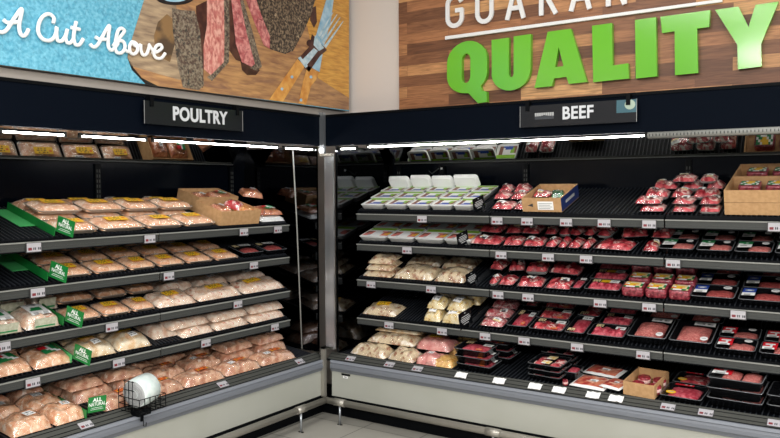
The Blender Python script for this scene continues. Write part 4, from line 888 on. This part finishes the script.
for r in REG:
    n_same = sum(1 for q in REG if q[1] == r[1] and q[2] == r[2])
    if n_same > 1: r[0]['group'] = f'{r[1]} items on the {SHN[r[2]]}'

# --------------------------------------------------- green dividers and flags
def divider(k, px, label, flag_txt=True, flange=True, flen=.43, fyaw=78, hgt=.042, bright=False, fs=.108, fh=.08):
    s = s_at(k, px, .004, 0); t = thing('shelf_divider', 'divider', label, SM(k) @ Matrix.Translation((s, .003, .001)))
    G = GREENL if bright else GREEN
    MB().box((-.002, 0, 0), (.002, flen, hgt), G).build('fence', t)
    if flange: MB().box((-.085, .16, 0), (-.003, flen, .003), GREENL).build('flange', t)
    M = Matrix.Translation((.004, -.003, .026)) @ Matrix.Rotation(math.radians(-fyaw), 4, 'Z')
    fl = MB().box((0, -.0015, 0), (fs, .0015, fh), GREEN).box((fs*.14, -.0022, fh*.17), (fs*.86, -.0015, fh*.19), WHITE).box((fs*.2, -.0022, fh*.27), (fs*.8, -.0015, fh*.29), WHITE).build('flag', t, M)
    R = Matrix.Rotation(math.radians(90), 4, 'X')
    text_mesh('ALL', fh*.34, WHITE, Matrix.Translation((fs*.5, -.002, fh*.78)) @ R, 'lettering', fl, .0006, bold=.0008)
    text_mesh('NATURAL', fh*.32, WHITE, Matrix.Translation((fs*.5, -.002, fh*.5)) @ R, 'lettering', fl, .0006, bold=.0001, sx=.74)
divider('L1', 54, 'green divider with ALL NATURAL flag on top poultry shelf')
divider('L2', 47, 'green divider with ALL NATURAL flag on second poultry shelf')
divider('L3', 63, 'green divider with ALL NATURAL flag on third poultry shelf', flange=False)
divider('L4', 71, 'green divider with ALL NATURAL flag on fourth poultry shelf', flange=False, bright=True)
divider('LW', 86, 'green divider with ALL NATURAL flag on bottom poultry deck', flange=False, fyaw=12, fs=.09)
def black_sign(k, px0, label, fs=.105, fh=.085):
    s = s_at(k, px0, .004, 0); t = thing('shelf_divider', 'divider', label, SM(k) @ Matrix.Translation((s, .003, .001)))
    MB().box((-.0015, .0, 0), (.0015, .45, .03), mat('clear_fence', (50, 52, 55), .2)).build('fence', t)
    M = Matrix.Translation((-.02, -fs*.72, .012)) @ Matrix.Rotation(math.radians(78), 4, 'Z')
    mb = MB().box((0, -.0015, 0), (fs, .0015, fh), BLACK)
    for q, a, b in ((.85, .45, .55), (.66, .2, .8), (.54, .12, .88), (.44, .12, .88), (.34, .2, .8), (.2, .3, .7)):
        for y0, y1 in ((-.0022, -.0015), (.0015, .0022)): mb.box((fs*a, y0, fh*q), (fs*b, y1, fh*(q+.05)), GREY)
    mb.build('flag', t, M)
black_sign('R1', 483, 'black divider flag with white print on top beef shelf')
black_sign('R2', 467, 'black divider flag with white print on second beef shelf')
black_sign('R3', 476, 'black divider flag with white print on third beef shelf')
black_sign('R4', 470, 'black divider flag with white print on fourth beef shelf', fs=.12, fh=.105)

# ---------------------------------------------------------------- price tags
TAGS = {'L1': (34, 150, 244, 278), 'L2': (38, 169, 254), 'L3': (3, 112, 238), 'L4': (33, 119, 206, 275), 'LW': (88, 225, 302),
        'R1': (422, 497, 527, 566, 604, 649, 776), 'R2': (407, 501, 548, 586, 673), 'R3': (371, 431, 498, 528, 600, 649, 738),
        'R4': (389, 442, 485, 524, 577, 643), 'RW': (349, 388, 416, 460, 498, 534, 558, 592, 615, 667, 705, 775)}
CRUMP = {('RW', 460), ('RW', 498), ('RW', 534), ('RW', 558), ('RW', 592), ('RW', 615)}
def price_tag(M, mark):
    t = thing('price_tag', 'price tag', None, M)
    w, h = .070, .041
    MB().box((-w/2-.005, 0, -.004), (w/2+.005, .003, h+.002), mat('tag_holder', (58, 58, 58), .5)).build('holder', t)
    if mark:
        mb = MB(); mb.grid(lambda a, b: ((a-.5)*w*1.1, -.004-.006*noise.noise(Vector((a*4+M.translation.x*9, b*3, 1))), b*h*1.1-.002), 8, 5, WHITE, False); mb.build('crumpled_cover', t); return t
    mb = MB().box((-w/2, -.0015, 0), (w/2, 0, h), CARD).box((-w/2+.006, -.002, .007), (-w/2+.024, -.0015, .020), MAROON)
    for q in range(6): mb.box((-w/2+.008+q*.010, -.002, .031), (-w/2+.015+q*.010, -.0015, .035), GREY)
    for q in (0, 1, 3, 4): mb.box((-.004+q*.008, -.002, .008), (.001+q*.008, -.0015, .020), INK)
    mb.build('card', t); return t
for k, xs in TAGS.items():
    for i, px in enumerate(xs):
        if k[1] == 'W':
            a, b = (-3.2, .3) if k[0] == 'L' else (-.3, 4)
            base = Matrix.Translation((0, .012, .4185)) @ Matrix.Rotation(-math.radians(57.5), 4, 'X')
        else: base = Matrix.Translation((0, .1475, ZF[k]-.047))
        a, b = (-3.2, .3) if k[0] == 'L' else (-.3, 4)
        for _ in range(40):
            q = (a+b)/2
            if pr(CM[k[0]] @ base @ Vector((0, 0, 0))+CM[k[0]].to_3x3() @ Vector((q, 0, 0)))[0] < px: a = q
            else: b = q
        t = price_tag(CM[k[0]] @ Matrix.Translation((a, 0, 0)) @ base, (k, px) in CRUMP)
        t['label'] = f'white price tag on {SHN[k]} edge, {ORD[i] if i < 11 else "last"} from left' if i < 11 else f'white price tag on {SHN[k]} edge, farthest right'
        t['group'] = 'price tags on the shelf edges'
        if (k, px) in CRUMP: t['label'] = t['label'].replace('white price tag', 'price tag under crumpled white cover')

# ------------------------------------------------------- bag roll in a basket
s_ = s_at('LW', 133, 0, 0)
BM = CM['L'] @ Matrix.Translation((s_, -.01, .435))
bk = thing('wire_basket', 'basket', 'black wire basket clipped on the poultry case front edge', BM)
mb = MB(); r_ = .0022
W2, Hh, Dd = .082, .13, .082
for x in [-W2+i*W2*2/5 for i in range(6)]:
    mb.tube([(x, -Dd, .01), (x, -Dd, Hh*.62), ], r_, BLACK, 6); mb.tube([(x, Dd, .01), (x, Dd, Hh*.9)], r_, BLACK, 6); mb.tube([(x, -Dd, .01), (x, Dd, .01)], r_, BLACK, 6)
for z, in ((.01,), (.045,), (.08,)):
    mb.tube([(-W2, -Dd, z), (W2, -Dd, z)], r_, BLACK, 6); mb.tube([(-W2, Dd, z), (W2, Dd, z)], r_, BLACK, 6)
    for x in (-W2, W2): mb.tube([(x, -Dd, z), (x, Dd, z)], r_, BLACK, 6)
for y in (-.03, 0, .03):
    for x, q in ((-W2, .17), (W2, .09)): mb.tube([(x, y, .01), (x, y, q)], r_, BLACK, 6)
for z in (.12, .165): mb.tube([(-W2, -.04, z), (-W2, .04, z)], r_, BLACK, 6)
mb.build('wire_frame', bk)
MB().box((-.05, -.03, -.022), (.03, .03, .012), BLACK).box((-.03, -.028, -.05), (-.015, -.02, -.02), BLACK).build('clamp', bk)
MB().tube([(-.02, -.03, -.02), (-.02, -.032, -.075), (-.005, -.032, -.08), (-.003, -.032, -.06)], .0022, BLACK, 6).build('hook', bk)
rl = thing('bag_roll', 'roll', 'fat roll of white produce bags standing in the black wire basket', BM @ Matrix.Translation((0.0, .0, .102)) @ Matrix.Rotation(math.radians(12), 4, 'Z') @ Matrix.Rotation(math.radians(-6), 4, 'Y'))
ROLLM = mat('roll_plastic', (222, 232, 228), .35, col2=(205, 220, 216), scale=30, bump=.3)
n = 28; mb = MB()
lp = lambda r, x: [(x, r*math.cos(2*math.pi*i/n), r*math.sin(2*math.pi*i/n)) for i in range(n)]
mb.loft([lp(.02, -.058), lp(.069, -.062), lp(.074, -.055), lp(.077, 0), lp(.074, .055), lp(.066, .062), lp(.02, .058)], ROLLM, mts=[GREY, ROLLM, ROLLM, ROLLM, ROLLM, GREY]); mb.build('bag_layers', rl)
mb = MB()
for r in (.03, .042, .054): mb.tube([(-.0625, r*math.cos(2*math.pi*i/n), r*math.sin(2*math.pi*i/n)) for i in range(n+1)], .0012, GREY, 5)
mb.build('layer_edges', rl)
MB().loft([lp(.018, -.064), lp(.018, .064)], GREY).build('core', rl)
# reflector dot box on back wall of the beef case
tw = thing('temperature_sensor', 'sensor', 'small black sensor box with white light on the back of the beef case', Matrix.Translation((s_at('R1', 438, .5, .1), .68, 1.69)))
MB().box((-.02, 0, -.03), (.02, .018, .03), BLACK).build('sensor_body', tw); MB().box((-.008, -.002, .008), (.008, 0, .022), WHITE).build('lamp_window', tw)
MB().tube([(-.02, .008, .02), (-.05, .006, .0), (-.085, .008, -.02), (-.11, .008, .0)], .003, CHAN, 6).build('cable', tw)
sp_ = MB(); sp_.box((0, 0, 0), (.01, .01, .01), BLACK)

# ------------------------------------------------------------------- lights
w = bpy.data.worlds.new('world'); bpy.context.scene.world = w; w.use_nodes = True
w.node_tree.nodes['Background'].inputs[0].default_value = (.93, .96, 1, 1); w.node_tree.nodes['Background'].inputs[1].default_value = .38
def area(name, loc, sx_, sy_, e, rot=(0, 0, 0)):
    l = bpy.data.lights.new(name, 'AREA'); l.shape = 'RECTANGLE'; l.size = sx_; l.size_y = sy_; l.energy = e; l.color = (1, .97, .93)
    o = bpy.data.objects.new(name, l); C.objects.link(o); o.location = loc; o.rotation_euler = rot
for i, (x, y, e) in enumerate(((1.6, -1.8, 16), (3.6, -1.8, 16), (1.6, -3.8, 30), (4.0, -3.8, 30), (2.2, -7.2, 260), (5.6, -7.0, 300), (8.6, -5.0, 340), (9.0, -2.0, 280))):
    area('ceiling_light', (x, y, 3.4), .4, 1.8, e, (0, 0, .4*i))
